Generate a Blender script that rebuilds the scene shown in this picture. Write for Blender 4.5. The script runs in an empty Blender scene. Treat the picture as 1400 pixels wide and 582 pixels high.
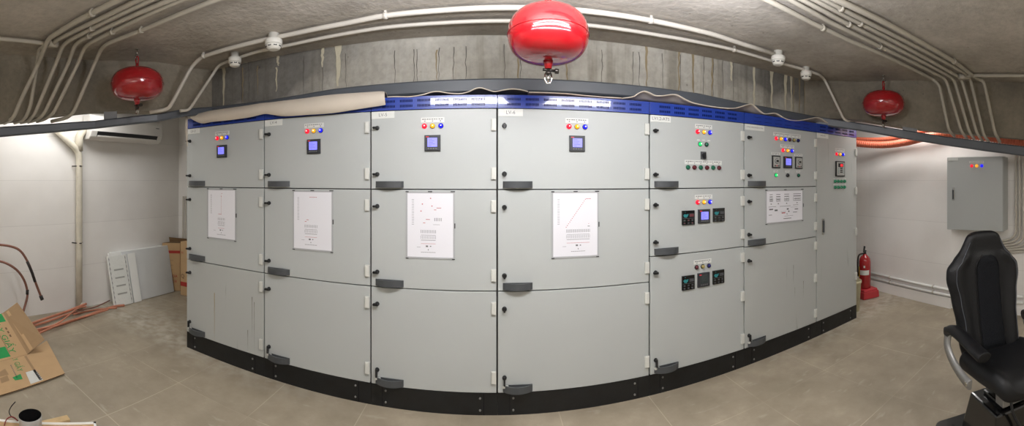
import bpy, bmesh, math, random
from mathutils import Vector, Matrix
random.seed(7)
C = bpy.context.scene.collection
CAMZ = 1.626
F, X0, Y0 = 530.0, 670.0, 246.0

# ------------------------------------------------------------------ measuring helpers
def th(px): return (px - X0) / F
def pt(px, py, rho):
    t = th(px); return Vector((rho*math.sin(t), rho*math.cos(t), CAMZ + (Y0-py)/F*rho))
def ptz(px, py, z):                       # the point at height z seen at px,py
    return pt(px, py, (z-CAMZ)*F/(Y0-py))
def pty(px, py, y): return pt(px, py, y/math.cos(th(px)))
CEIL = 2.71
def cp(px, py, drop=0.0): return ptz(px, py, CEIL-drop)

# ------------------------------------------------------------------ materials
def mat(name, col, rough=.5, metal=0., emis=None, estr=0., bump=0., bscale=60., var=0., vscale=4., coat=0., trans=0., alpha=1., spec=.5):
    m = bpy.data.materials.new(name); m.use_nodes = True
    n = m.node_tree.nodes; l = m.node_tree.links
    b = n['Principled BSDF']
    b.inputs['Base Color'].default_value = (*col, 1)
    b.inputs['Roughness'].default_value = rough
    b.inputs['Metallic'].default_value = metal
    b.inputs['Coat Weight'].default_value = coat
    b.inputs['Transmission Weight'].default_value = trans
    b.inputs['Alpha'].default_value = alpha
    b.inputs['Specular IOR Level'].default_value = spec
    if emis: b.inputs['Emission Color'].default_value = (*emis, 1); b.inputs['Emission Strength'].default_value = estr
    tc = n.new('ShaderNodeTexCoord')
    if var:
        t = n.new('ShaderNodeTexNoise'); t.inputs['Scale'].default_value = vscale; t.inputs['Detail'].default_value = 6
        l.new(tc.outputs['Object'], t.inputs['Vector'])
        r = n.new('ShaderNodeMapRange'); r.inputs[1].default_value = .3; r.inputs[2].default_value = .7
        r.inputs[3].default_value = 1-var; r.inputs[4].default_value = 1+var
        l.new(t.outputs['Fac'], r.inputs[0])
        mx = n.new('ShaderNodeVectorMath'); mx.operation = 'SCALE'; mx.inputs[0].default_value = col
        l.new(r.outputs[0], mx.inputs['Scale']); l.new(mx.outputs[0], b.inputs['Base Color'])
    if bump:
        t = n.new('ShaderNodeTexNoise'); t.inputs['Scale'].default_value = bscale; t.inputs['Detail'].default_value = 4
        l.new(tc.outputs['Object'], t.inputs['Vector'])
        bp = n.new('ShaderNodeBump'); bp.inputs['Strength'].default_value = bump; bp.inputs['Distance'].default_value = .01
        l.new(t.outputs['Fac'], bp.inputs['Height']); l.new(bp.outputs[0], b.inputs['Normal'])
    return m
def s(r, g, b):
    f = lambda c: (c/255/12.92 if c/255 <= .04045 else ((c/255+.055)/1.055)**2.4)
    return (f(r), f(g), f(b))

def ramp(n, stops):
    r = n.new('ShaderNodeValToRGB'); e = r.color_ramp.elements
    e[0].position, e[0].color = stops[0][0], (*stops[0][1], 1)
    e[1].position, e[1].color = stops[-1][0], (*stops[-1][1], 1)
    for p, c in stops[1:-1]:
        q = e.new(p); q.color = (*c, 1)
    return r

def concrete(name, light, dark, streak=0.):
    m = bpy.data.materials.new(name); m.use_nodes = True
    n = m.node_tree.nodes; l = m.node_tree.links; b = n['Principled BSDF']
    b.inputs['Roughness'].default_value = .85
    tc = n.new('ShaderNodeTexCoord')
    t1 = n.new('ShaderNodeTexNoise'); t1.inputs['Scale'].default_value = 1.3; t1.inputs['Detail'].default_value = 8; t1.inputs['Roughness'].default_value = .62
    l.new(tc.outputs['Object'], t1.inputs['Vector'])
    r1 = ramp(n, [(.32, dark), (.5, tuple((a+c)/2 for a, c in zip(light, dark))), (.68, light)])
    l.new(t1.outputs['Fac'], r1.inputs['Fac'])
    col = r1.outputs[0]
    t2 = n.new('ShaderNodeTexNoise'); t2.inputs['Scale'].default_value = 26; t2.inputs['Detail'].default_value = 6
    l.new(tc.outputs['Object'], t2.inputs['Vector'])
    mx = n.new('ShaderNodeMix'); mx.data_type = 'RGBA'; mx.blend_type = 'MULTIPLY'; mx.inputs['Factor'].default_value = .5
    r2 = ramp(n, [(.3, (.72, .72, .72)), (.6, (1, 1, 1))]); l.new(t2.outputs['Fac'], r2.inputs['Fac'])
    l.new(col, mx.inputs['A']); l.new(r2.outputs[0], mx.inputs['B']); col = mx.outputs['Result']
    # small dark pits
    v = n.new('ShaderNodeTexVoronoi'); v.inputs['Scale'].default_value = 5.5; l.new(tc.outputs['Object'], v.inputs['Vector'])
    r3 = ramp(n, [(.03, (.45, .42, .4)), (.06, (1, 1, 1))]); l.new(v.outputs['Distance'], r3.inputs['Fac'])
    m3 = n.new('ShaderNodeMix'); m3.data_type = 'RGBA'; m3.blend_type = 'MULTIPLY'; m3.inputs['Factor'].default_value = .7
    l.new(col, m3.inputs['A']); l.new(r3.outputs[0], m3.inputs['B']); col = m3.outputs['Result']
    if streak:
        mp = n.new('ShaderNodeMapping'); mp.inputs['Scale'].default_value = (7, 7, .55)
        l.new(tc.outputs['Object'], mp.inputs['Vector'])
        t4 = n.new('ShaderNodeTexNoise'); t4.inputs['Scale'].default_value = 1.6; t4.inputs['Detail'].default_value = 5
        l.new(mp.outputs[0], t4.inputs['Vector'])
        r4 = ramp(n, [(.3, (.55, .52, .45)), (.45, (.95, .93, .88)), (.75, (1.08, 1.08, 1.08))])
        l.new(t4.outputs['Fac'], r4.inputs['Fac'])
        m4 = n.new('ShaderNodeMix'); m4.data_type = 'RGBA'; m4.blend_type = 'MULTIPLY'; m4.inputs['Factor'].default_value = streak
        l.new(col, m4.inputs['A']); l.new(r4.outputs[0], m4.inputs['B']); col = m4.outputs['Result']
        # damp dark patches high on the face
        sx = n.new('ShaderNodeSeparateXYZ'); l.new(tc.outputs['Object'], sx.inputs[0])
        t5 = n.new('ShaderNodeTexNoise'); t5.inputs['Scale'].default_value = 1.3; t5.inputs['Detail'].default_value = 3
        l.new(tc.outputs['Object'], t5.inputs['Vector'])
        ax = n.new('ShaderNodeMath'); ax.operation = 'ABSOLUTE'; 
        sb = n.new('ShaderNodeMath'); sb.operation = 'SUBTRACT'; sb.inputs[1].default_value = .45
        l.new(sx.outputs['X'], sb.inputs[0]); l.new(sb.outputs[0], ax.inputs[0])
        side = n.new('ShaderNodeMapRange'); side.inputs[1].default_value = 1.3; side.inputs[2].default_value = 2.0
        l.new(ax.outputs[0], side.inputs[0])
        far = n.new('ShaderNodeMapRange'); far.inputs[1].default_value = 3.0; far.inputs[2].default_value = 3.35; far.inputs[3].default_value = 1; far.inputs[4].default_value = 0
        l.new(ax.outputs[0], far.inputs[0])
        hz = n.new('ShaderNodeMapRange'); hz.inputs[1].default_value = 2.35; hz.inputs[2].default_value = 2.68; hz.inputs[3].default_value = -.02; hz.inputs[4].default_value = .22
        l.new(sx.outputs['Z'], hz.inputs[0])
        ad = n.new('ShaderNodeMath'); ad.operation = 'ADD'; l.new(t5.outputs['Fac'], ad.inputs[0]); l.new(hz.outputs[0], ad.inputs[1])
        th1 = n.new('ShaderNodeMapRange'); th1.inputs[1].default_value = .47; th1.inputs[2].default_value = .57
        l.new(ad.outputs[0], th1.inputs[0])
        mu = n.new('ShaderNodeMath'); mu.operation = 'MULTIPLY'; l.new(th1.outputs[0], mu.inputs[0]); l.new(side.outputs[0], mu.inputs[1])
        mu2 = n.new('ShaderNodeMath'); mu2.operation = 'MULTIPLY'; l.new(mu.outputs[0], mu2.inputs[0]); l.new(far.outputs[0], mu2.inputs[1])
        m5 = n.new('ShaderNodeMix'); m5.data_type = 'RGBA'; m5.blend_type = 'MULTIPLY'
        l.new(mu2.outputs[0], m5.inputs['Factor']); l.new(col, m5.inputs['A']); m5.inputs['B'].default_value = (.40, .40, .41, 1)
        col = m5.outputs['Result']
    l.new(col, b.inputs['Base Color'])
    bp = n.new('ShaderNodeBump'); bp.inputs['Strength'].default_value = .35; bp.inputs['Distance'].default_value = .02
    l.new(t2.outputs['Fac'], bp.inputs['Height']); l.new(bp.outputs[0], b.inputs['Normal'])
    return m

def floor_mat():
    m = bpy.data.materials.new('floor_tiles'); m.use_nodes = True
    n = m.node_tree.nodes; l = m.node_tree.links; b = n['Principled BSDF']
    tc = n.new('ShaderNodeTexCoord')
    mp = n.new('ShaderNodeMapping'); mp.inputs['Location'].default_value = (.20+6.8, -2.16+6.8, 0)
    l.new(tc.outputs['Object'], mp.inputs['Vector'])
    br = n.new('ShaderNodeTexBrick'); br.offset = 0; br.inputs['Scale'].default_value = 1
    br.inputs['Brick Width'].default_value = .68; br.inputs['Row Height'].default_value = .68
    br.inputs['Mortar Size'].default_value = .0035; br.inputs['Mortar Smooth'].default_value = .3
    br.inputs['Color1'].default_value = (1, 1, 1, 1); br.inputs['Color2'].default_value = (.93, .93, .93, 1); br.inputs['Mortar'].default_value = (1, 1, 1, 1)
    l.new(mp.outputs[0], br.inputs['Vector'])
    t1 = n.new('ShaderNodeTexNoise'); t1.inputs['Scale'].default_value = 2.2; t1.inputs['Detail'].default_value = 9; t1.inputs['Roughness'].default_value = .65
    l.new(tc.outputs['Object'], t1.inputs['Vector'])
    r1 = ramp(n, [(.3, s(140, 130, 112)), (.55, s(160, 149, 130)), (.75, s(180, 169, 150))]); l.new(t1.outputs['Fac'], r1.inputs['Fac'])
    mx = n.new('ShaderNodeMix'); mx.data_type = 'RGBA'; mx.blend_type = 'MULTIPLY'; mx.inputs['Factor'].default_value = 1
    l.new(r1.outputs[0], mx.inputs['A']); l.new(br.outputs['Color'], mx.inputs['B'])
    # grout lines partly worn away
    t2 = n.new('ShaderNodeTexNoise'); t2.inputs['Scale'].default_value = 1.1; t2.inputs['Detail'].default_value = 3
    l.new(tc.outputs['Object'], t2.inputs['Vector'])
    mr = n.new('ShaderNodeMapRange'); mr.inputs[1].default_value = .42; mr.inputs[2].default_value = .6; mr.inputs[3].default_value = .08; mr.inputs[4].default_value = .55
    l.new(t2.outputs['Fac'], mr.inputs[0])
    mu = n.new('ShaderNodeMath'); mu.operation = 'MULTIPLY'; l.new(mr.outputs[0], mu.inputs[0]); l.new(br.outputs['Fac'], mu.inputs[1])
    m2 = n.new('ShaderNodeMix'); m2.data_type = 'RGBA'; l.new(mu.outputs[0], m2.inputs['Factor'])
    l.new(mx.outputs['Result'], m2.inputs['A']); m2.inputs['B'].default_value = (*s(205, 192, 172), 1)
    # dust along the cabinet plinths
    sx = n.new('ShaderNodeSeparateXYZ'); l.new(tc.outputs['Object'], sx.inputs[0])
    d1 = n.new('ShaderNodeMapRange'); d1.inputs[1].default_value = 2.40; d1.inputs[2].default_value = 2.70; l.new(sx.outputs['Y'], d1.inputs[0])
    ab = n.new('ShaderNodeMath'); ab.operation = 'ABSOLUTE'
    sb = n.new('ShaderNodeMath'); sb.operation = 'SUBTRACT'; sb.inputs[1].default_value = .5
    l.new(sx.outputs['X'], sb.inputs[0]); l.new(sb.outputs[0], ab.inputs[0])
    d2 = n.new('ShaderNodeMapRange'); d2.inputs[1].default_value = 1.3; d2.inputs[2].default_value = 3.0; l.new(ab.outputs[0], d2.inputs[0])
    t3 = n.new('ShaderNodeTexNoise'); t3.inputs['Scale'].default_value = 9; t3.inputs['Detail'].default_value = 8; l.new(tc.outputs['Object'], t3.inputs['Vector'])
    d3 = n.new('ShaderNodeMapRange'); d3.inputs[1].default_value = .40; d3.inputs[2].default_value = .66; l.new(t3.outputs['Fac'], d3.inputs[0])
    q1 = n.new('ShaderNodeMath'); q1.operation = 'MULTIPLY'; l.new(d1.outputs[0], q1.inputs[0]); l.new(d2.outputs[0], q1.inputs[1])
    d5 = n.new('ShaderNodeMapRange'); d5.inputs[1].default_value = 2.75; d5.inputs[2].default_value = 3.3; d5.inputs[3].default_value = 1; d5.inputs[4].default_value = .25; l.new(sx.outputs['Y'], d5.inputs[0])
    q5 = n.new('ShaderNodeMath'); q5.operation = 'MULTIPLY'; l.new(q1.outputs[0], q5.inputs[0]); l.new(d5.outputs[0], q5.inputs[1]); q1 = q5
    q2 = n.new('ShaderNodeMath'); q2.operation = 'MULTIPLY'; l.new(q1.outputs[0], q2.inputs[0]); l.new(d3.outputs[0], q2.inputs[1])
    q3 = n.new('ShaderNodeMath'); q3.operation = 'MULTIPLY'; q3.inputs[1].default_value = .8; l.new(q2.outputs[0], q3.inputs[0])
    m3 = n.new('ShaderNodeMix'); m3.data_type = 'RGBA'; l.new(q3.outputs[0], m3.inputs['Factor'])
    l.new(m2.outputs['Result'], m3.inputs['A']); m3.inputs['B'].default_value = (*s(190, 185, 172), 1)
    # scattered pale scuffs
    mp4 = n.new('ShaderNodeMapping'); mp4.inputs['Scale'].default_value = (1, 3, 1); l.new(tc.outputs['Object'], mp4.inputs['Vector'])
    t4 = n.new('ShaderNodeTexNoise'); t4.inputs['Scale'].default_value = 4.5; t4.inputs['Detail'].default_value = 7; l.new(mp4.outputs[0], t4.inputs['Vector'])
    d4 = n.new('ShaderNodeMapRange'); d4.inputs[1].default_value = .62; d4.inputs[2].default_value = .74; d4.inputs[4].default_value = .6; l.new(t4.outputs['Fac'], d4.inputs[0])
    m4 = n.new('ShaderNodeMix'); m4.data_type = 'RGBA'; l.new(d4.outputs[0], m4.inputs['Factor'])
    l.new(m3.outputs['Result'], m4.inputs['A']); m4.inputs['B'].default_value = (*s(185, 176, 160), 1)
    l.new(m4.outputs['Result'], b.inputs['Base Color'])
    b.inputs['Roughness'].default_value = .5
    bp = n.new('ShaderNodeBump'); bp.inputs['Strength'].default_value = .12; bp.inputs['Distance'].default_value = .01
    l.new(t3.outputs['Fac'], bp.inputs['Height']); l.new(bp.outputs[0], b.inputs['Normal'])
    return m

def wall_mat(name, col, vertical='X'):
    m = bpy.data.materials.new(name); m.use_nodes = True
    n = m.node_tree.nodes; l = m.node_tree.links; b = n['Principled BSDF']; b.inputs['Roughness'].default_value = .55
    tc = n.new('ShaderNodeTexCoord'); sx = n.new('ShaderNodeSeparateXYZ'); l.new(tc.outputs['Object'], sx.inputs[0])
    cb = n.new('ShaderNodeCombineXYZ'); l.new(sx.outputs[vertical], cb.inputs['X']); l.new(sx.outputs['Z'], cb.inputs['Y'])
    br = n.new('ShaderNodeTexBrick'); br.inputs['Scale'].default_value = 1; br.offset = .5
    br.inputs['Brick Width'].default_value = 9.0; br.inputs['Row Height'].default_value = .54
    br.inputs['Mortar Size'].default_value = .004; br.inputs['Mortar Smooth'].default_value = .4
    br.inputs['Color1'].default_value = (*col, 1); br.inputs['Color2'].default_value = (*[c*.97 for c in col], 1)
    br.inputs['Mortar'].default_value = (*[c*.86 for c in col], 1)
    l.new(cb.outputs[0], br.inputs['Vector'])
    t = n.new('ShaderNodeTexNoise'); t.inputs['Scale'].default_value = 1.5; t.inputs['Detail'].default_value = 6; l.new(tc.outputs['Object'], t.inputs['Vector'])
    r = ramp(n, [(.35, (.93, .925, .92)), (.6, (1, 1, 1))]); l.new(t.outputs['Fac'], r.inputs['Fac'])
    mx = n.new('ShaderNodeMix'); mx.data_type = 'RGBA'; mx.blend_type = 'MULTIPLY'; mx.inputs['Factor'].default_value = 1
    l.new(br.outputs['Color'], mx.inputs['A']); l.new(r.outputs[0], mx.inputs['B']); l.new(mx.outputs['Result'], b.inputs['Base Color'])
    return m

def door_mat(name, col, dirt=0.):
    m = mat(name, col, rough=.38, var=.02, vscale=1.2)
    n = m.node_tree.nodes; l = m.node_tree.links; b = n['Principled BSDF']
    if dirt:
        src = b.inputs['Base Color'].links[0].from_socket
        tc = n.new('ShaderNodeTexCoord'); mp = n.new('ShaderNodeMapping'); mp.inputs['Scale'].default_value = (30, 30, 1.4)
        l.new(tc.outputs['Object'], mp.inputs['Vector'])
        t = n.new('ShaderNodeTexNoise'); t.inputs['Scale'].default_value = 1.1; t.inputs['Detail'].default_value = 4; l.new(mp.outputs[0], t.inputs['Vector'])
        r = n.new('ShaderNodeMapRange'); r.inputs[1].default_value = .7; r.inputs[2].default_value = .78; r.inputs[4].default_value = dirt
        l.new(t.outputs['Fac'], r.inputs[0])
        mx = n.new('ShaderNodeMix'); mx.data_type = 'RGBA'; l.new(r.outputs[0], mx.inputs['Factor']); l.new(src, mx.inputs['A'])
        mx.inputs['B'].default_value = (*s(95, 92, 80), 1); l.new(mx.outputs['Result'], b.inputs['Base Color'])
    return m

M = {}
M['floor'] = floor_mat()
M['ceiling'] = concrete('concrete_ceiling', s(190, 183, 172), s(152, 145, 133))
M['beam'] = concrete('concrete_beam', s(190, 187, 178), s(152, 149, 140), streak=.7)
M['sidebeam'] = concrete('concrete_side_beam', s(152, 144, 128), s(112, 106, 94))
M['wall_x'] = wall_mat('white_wall_x', s(236, 234, 231), 'X')
M['wall_y'] = wall_mat('white_wall_y', s(236, 234, 231), 'Y')
M['drip'] = mat('lime_drip', s(190, 183, 160), .8, bump=.4, bscale=40)
M['ochre'] = mat('ochre_stain', s(138, 124, 96), .8)
M['joint'] = mat('form_joint', s(88, 84, 78), .9)
M['cab'] = door_mat('cabinet_grey_paint', s(177, 181, 180))
M['cabd'] = door_mat('cabinet_grey_paint_scuffed', s(175, 178, 176), .55)
M['hinge'] = mat('hinge_light_grey', s(205, 206, 200), .4)
M['gap'] = mat('door_gap_shade', s(48, 48, 47), .7)
M['void'] = mat('black_inside', s(9, 9, 10), .9, spec=.1)
M['rust'] = mat('rust_streak', s(158, 140, 96), .8)
M['scuff'] = mat('scuff_grey', s(120, 118, 108), .8)
M['blue'] = mat('blue_hood_paint', s(32, 60, 150), .26, coat=.5)
M['slot'] = mat('vent_slot_dark', s(8, 10, 28), 1.0, spec=0)
M['black'] = mat('black_plinth_paint', s(15, 17, 19), .4, var=.5, vscale=9, bump=.15, bscale=30)
M['bolt'] = mat('zinc_bolt', s(150, 150, 148), .35, metal=.8)
M['steel'] = mat('dark_grey_steel', s(82, 87, 94), .42, var=.06)
M['bracket'] = mat('bracket_grey', s(120, 122, 125), .5)
M['sheet'] = mat('cream_sheet', s(204, 194, 180), .7, var=.05, vscale=5)
M['sheetpink'] = mat('pinkish_sheet', s(198, 172, 158), .7, var=.05)
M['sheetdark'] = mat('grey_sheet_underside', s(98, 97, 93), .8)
M['conduit'] = mat('painted_conduit', s(176, 170, 156), .5, var=.05, vscale=8)
M['conduitw'] = mat('white_conduit', s(196, 191, 180), .45)
M['red'] = mat('red_gloss', s(158, 20, 28), .16, coat=.7)
M['redm'] = mat('red_plastic', s(180, 52, 58), .4)
M['chrome'] = mat('chrome', s(200, 198, 192), .18, metal=1)
M['darkmetal'] = mat('dark_metal', s(70, 66, 62), .3, metal=.8)
M['plastic'] = mat('black_plastic', s(28, 29, 31), .4)
M['handle'] = mat('graphite_handle', s(70, 73, 76), .45)
M['screen'] = mat('meter_screen', s(120, 120, 230), .3, emis=s(128, 128, 250), estr=.9)
M['screentxt'] = mat('screen_digits', s(60, 60, 160), .4)
M['screenoff'] = mat('meter_screen_off', s(58, 66, 66), .25)
M['bezel'] = mat('meter_bezel', s(52, 54, 58), .4)
M['lightgrey'] = mat('relay_face_grey', s(170, 172, 168), .4)
M['teal'] = mat('relay_teal_print', s(40, 120, 125), .4)
M['redprint'] = mat('red_print', s(176, 48, 52), .6)
M['led'] = mat('red_led', s(220, 30, 40), .4, emis=s(230, 40, 50), estr=.8)
M['plate'] = mat('label_plate', s(214, 216, 212), .4)
M['ink'] = mat('grey_ink', s(105, 106, 108), .6)
M['paper'] = mat('white_paper', s(226, 226, 232), .5)
M['paperframe'] = mat('paper_pocket_edge', s(168, 170, 172), .35)
M['clip'] = mat('black_magnet', s(50, 50, 52), .5)
M['lampr'] = mat('red_lamp_lit', s(235, 30, 55), .25, emis=s(240, 20, 50), estr=.8)
M['lampy'] = mat('amber_lamp_lit', s(250, 170, 30), .25, emis=s(255, 160, 20), estr=.8)
M['lampb'] = mat('blue_lamp_lit', s(15, 20, 230), .25, emis=s(20, 20, 255), estr=1.1)
M['lampg'] = mat('green_lamp_lit', s(20, 210, 110), .25, emis=s(20, 230, 110), estr=.7)
M['lampgd'] = mat('green_lamp_dark', s(30, 95, 72), .25)
M['lampgm'] = mat('green_button', s(20, 125, 85), .3)
M['lamprd'] = mat('red_lamp_dark', s(88, 36, 44), .25)
M['lampyd'] = mat('amber_lamp_dark', s(165, 150, 88), .3)
M['lampbd'] = mat('blue_lamp_dark', s(32, 32, 100), .25)
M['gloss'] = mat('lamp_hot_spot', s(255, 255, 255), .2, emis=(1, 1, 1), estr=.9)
M['copper'] = mat('copper', s(204, 138, 112), .4, metal=.35, var=.12, vscale=12)
M['darkcopper'] = mat('dull_copper', s(128, 86, 72), .45, metal=.3, var=.2, vscale=12)
M['tape'] = mat('black_tape', s(38, 34, 34), .6)
M['card'] = mat('cardboard', s(190, 158, 118), .8, var=.05, vscale=6)
M['cardd'] = mat('cardboard_shade', s(160, 132, 98), .8, var=.05, vscale=6)
M['carde'] = mat('cardboard_edge', s(118, 94, 66), .85)
M['green'] = mat('green_print', s(30, 150, 78), .7)
M['cardred'] = mat('dark_red_print', s(172, 52, 44), .7)
M['brown'] = mat('brown_print', s(120, 95, 70), .8)
M['foam'] = mat('white_foam', s(238, 239, 236), .6)
M['board'] = mat('grey_panel_face', s(216, 219, 220), .45, var=.02)
M['wrap'] = mat('clear_film', s(236, 238, 234), .12, bump=.9, bscale=22, coat=.6)
M['orange'] = mat('orange_hose', s(205, 108, 80), .45)
M['bucket'] = mat('stained_bucket', s(196, 190, 160), .6, var=.22, vscale=9)
M['leather'] = mat('black_leather', s(15, 16, 19), .45, bump=.25, bscale=240, spec=.35)
M['mesh'] = mat('black_fabric', s(18, 20, 25), .75, bump=.5, bscale=260, spec=.2)
M['stitch'] = mat('white_stitching', s(100, 105, 115), .8)
M['silver'] = mat('silver_plastic', s(150, 150, 148), .35, metal=.5)
M['gblack'] = mat('gloss_black', s(14, 14, 15), .18, coat=.5)
M['acw'] = mat('aircon_white', s(228, 226, 222), .3)
M['lag'] = mat('wrapped_lagging', s(206, 200, 184), .55, var=.08, vscale=14, bump=.5, bscale=26)
M['det'] = mat('detector_white', s(224, 222, 212), .4)
M['wood'] = mat('raw_wood', s(206, 178, 132), .7, var=.12, vscale=14)
M['yellow'] = mat('yellow_tag', s(206, 176, 40), .5)
M['tube'] = mat('grey_tube', s(168, 168, 166), .4)
M['wirered'] = mat('red_wire', s(130, 40, 40), .5)
M['lampdiff'] = mat('lamp_diffuser', s(255, 255, 255), .4, emis=(1, 1, 1), estr=3)

# ------------------------------------------------------------------ mesh building
WLOC = {}
class MB:
    def __init__(self): self.v = []; self.f = []; self.m = []; self.sm = []
    def add(self, vs, fs, mi=0, smooth=False):
        b = len(self.v); self.v += [Vector(p) for p in vs]
        for f in fs: self.f.append([b+i for i in f]); self.m.append(mi); self.sm.append(smooth)
        return self
    def box(self, x0, x1, y0, y1, z0, z1, mi=0):
        vs = [(x, y, z) for x in (x0, x1) for y in (y0, y1) for z in (z0, z1)]
        return self.add(vs, [(0,1,3,2),(4,6,7,5),(0,4,5,1),(2,3,7,6),(0,2,6,4),(1,5,7,3)], mi)
    def obox(self, o, ux, uy, uz, a, b, c, mi=0):
        """box from corner o along unit axes ux,uy,uz with lengths a,b,c"""
        o = Vector(o); vs = []
        for i in (0, 1):
            for j in (0, 1):
                for k in (0, 1): vs.append(o+Vector(ux)*a*i+Vector(uy)*b*j+Vector(uz)*c*k)
        return self.add(vs, [(0,1,3,2),(4,6,7,5),(0,4,5,1),(2,3,7,6),(0,2,6,4),(1,5,7,3)], mi)
    def slab(self, pts, d, mi=0, mie=None):
        """polygon pts extruded by vector d"""
        n = len(pts); d = Vector(d); pts = [Vector(p) for p in pts]
        b = len(self.v)
        self.add(pts+[p+d for p in pts], [list(range(n)), [2*n-1-i for i in range(n)]], mi)
        for i in range(n):
            j = (i+1) % n; self.f.append([b+i, b+j, b+n+j, b+n+i]); self.m.append(mi if mie is None else mie); self.sm.append(False)
        return self
    def tube(self, pts, r, mi=0, n=10, closed=False, caps=True, rs=None, flat=1.0):
        pts = [Vector(p) for p in pts]; k = len(pts); b = len(self.v); up = None
        for i, p in enumerate(pts):
            a = pts[i-1] if i else (pts[-1] if closed else p); c = pts[i+1] if i < k-1 else (pts[0] if closed else p)
            d = (c-a).normalized()
            if up is None:
                up = Vector((0, 0, 1)) if abs(d.z) < .9 else Vector((0, 1, 0))
            u = (up - d*up.dot(d)).normalized(); up = u; w = d.cross(u)
            rr = rs[i] if rs else r
            for j in range(n):
                t = 2*math.pi*j/n; self.v.append(p+u*math.cos(t)*rr*flat+w*math.sin(t)*rr)
        for i in range(k if closed else k-1):
            i2 = (i+1) % k
            for j in range(n):
                j2 = (j+1) % n
                self.f.append([b+i*n+j, b+i*n+j2, b+i2*n+j2, b+i2*n+j]); self.m.append(mi); self.sm.append(True)
        if caps and not closed:
            self.f.append([b+j for j in range(n)][::-1]); self.m.append(mi); self.sm.append(False)
            self.f.append([b+(k-1)*n+j for j in range(n)]); self.m.append(mi); self.sm.append(False)
        return self
    def lathe(self, prof, o, axis=(0,0,1), mi=0, n=32, smooth=True, mis=None):
        """prof: list of (radius, height along axis)"""
        ax = Vector(axis).normalized(); u = ax.orthogonal().normalized(); w = ax.cross(u); o = Vector(o); b = len(self.v)
        for r, h in prof:
            for j in range(n):
                t = 2*math.pi*j/n; self.v.append(o+ax*h+(u*math.cos(t)+w*math.sin(t))*max(r, 1e-4))
        for i in range(len(prof)-1):
            for j in range(n):
                j2 = (j+1) % n; self.f.append([b+i*n+j, b+i*n+j2, b+(i+1)*n+j2, b+(i+1)*n+j])
                self.m.append(mis[i] if mis else mi); self.sm.append(smooth)
        self.f.append([b+j for j in range(n)][::-1]); self.m.append(mis[0] if mis else mi); self.sm.append(False)
        e = b+(len(prof)-1)*n
        self.f.append([e+j for j in range(n)]); self.m.append(mis[-1] if mis else mi); self.sm.append(False)
        return self
    def grid(self, rows, mi=0, smooth=True, thick=None):
        k = len(rows); n = len(rows[0]); b = len(self.v)
        for r in rows: self.v += [Vector(p) for p in r]
        for i in range(k-1):
            for j in range(n-1):
                self.f.append([b+i*n+j, b+i*n+j+1, b+(i+1)*n+j+1, b+(i+1)*n+j]); self.m.append(mi); self.sm.append(smooth)
        return self
    def text(self, body, size, place, mi=0, align='CENTER'):
        cu = bpy.data.curves.new('t', 'FONT'); cu.body = body; cu.size = size; cu.align_x = align; cu.align_y = 'CENTER'; cu.resolution_u = 2
        ob = bpy.data.objects.new('t', cu); C.objects.link(ob); bpy.context.view_layer.update()
        me = bpy.data.meshes.new_from_object(ob.evaluated_get(bpy.context.evaluated_depsgraph_get()))
        vs = [place(v.co.x, v.co.y) for v in me.vertices]; fs = [list(p.vertices) for p in me.polygons]
        self.add(vs, fs, mi); bpy.data.objects.remove(ob); bpy.data.curves.remove(cu); bpy.data.meshes.remove(me)
        return self
    def mesh(self, name, mats, origin):
        me = bpy.data.meshes.new(name); me.from_pydata([tuple(p-origin) for p in self.v], [], self.f)
        for m_ in mats: me.materials.append(M[m_])
        for p, mi, sm in zip(me.polygons, self.m, self.sm): p.material_index = mi; p.use_smooth = sm
        me.update(); return me
    def build(self, name, mats, parent=None, bevel=0., origin=None, solid=0., recalc=True, weld=0.):
        if isinstance(mats, str): mats = [mats]
        if origin is None:
            lo = Vector([min(p[i] for p in self.v) for i in range(3)]); hi = Vector([max(p[i] for p in self.v) for i in range(3)])
            origin = (lo+hi)/2
            if parent is None: origin.z = lo.z
        origin = Vector(origin)
        me = self.mesh(name, mats, origin)
        if recalc:
            bm = bmesh.new(); bm.from_mesh(me); bmesh.ops.recalc_face_normals(bm, faces=bm.faces); bm.to_mesh(me); bm.free()
        o = bpy.data.objects.new(name, me); C.objects.link(o); place(o, origin, parent)
        if solid:
            md = o.modifiers.new('s', 'SOLIDIFY'); md.thickness = solid; md.offset = 0
        if bevel:
            md = o.modifiers.new('b', 'BEVEL'); md.width = bevel; md.segments = 2; md.limit_method = 'ANGLE'; md.angle_limit = .7
        return o
def place(o, world, parent):
    WLOC[o.name] = Vector(world)
    if parent: o.parent = parent; o.location = Vector(world)-WLOC[parent.name]
    else: o.location = world
def tag(o, label, cat, group=None):
    o['label'] = label; o['category'] = cat
    if group: o['group'] = group
    return o
def thing(name, label, cat, loc, group=None):
    o = bpy.data.objects.new(name, None); o.empty_display_size = .1; C.objects.link(o); place(o, Vector(loc), None)
    return tag(o, label, cat, group)
def struct(o): o['kind'] = 'structure'; return o
CACHE = {}
def inst(name, key, maker, loc, parent, label=None):
    """maker() -> (MB built round 0,0,0 , mats); mesh data shared between copies"""
    if key not in CACHE:
        mb, mats, bev = maker(); me = mb.mesh(key, mats, Vector((0,0,0)))
        bm = bmesh.new(); bm.from_mesh(me); bmesh.ops.recalc_face_normals(bm, faces=bm.faces); bm.to_mesh(me); bm.free()
        CACHE[key] = (me, bev)
    me, bev = CACHE[key]
    o = bpy.data.objects.new(name, me); C.objects.link(o); place(o, Vector(loc), parent)
    if bev:
        md = o.modifiers.new('b', 'BEVEL'); md.width = bev; md.segments = 2; md.limit_method = 'ANGLE'; md.angle_limit = .7
    if label: o['label'] = label
    return o
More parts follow.
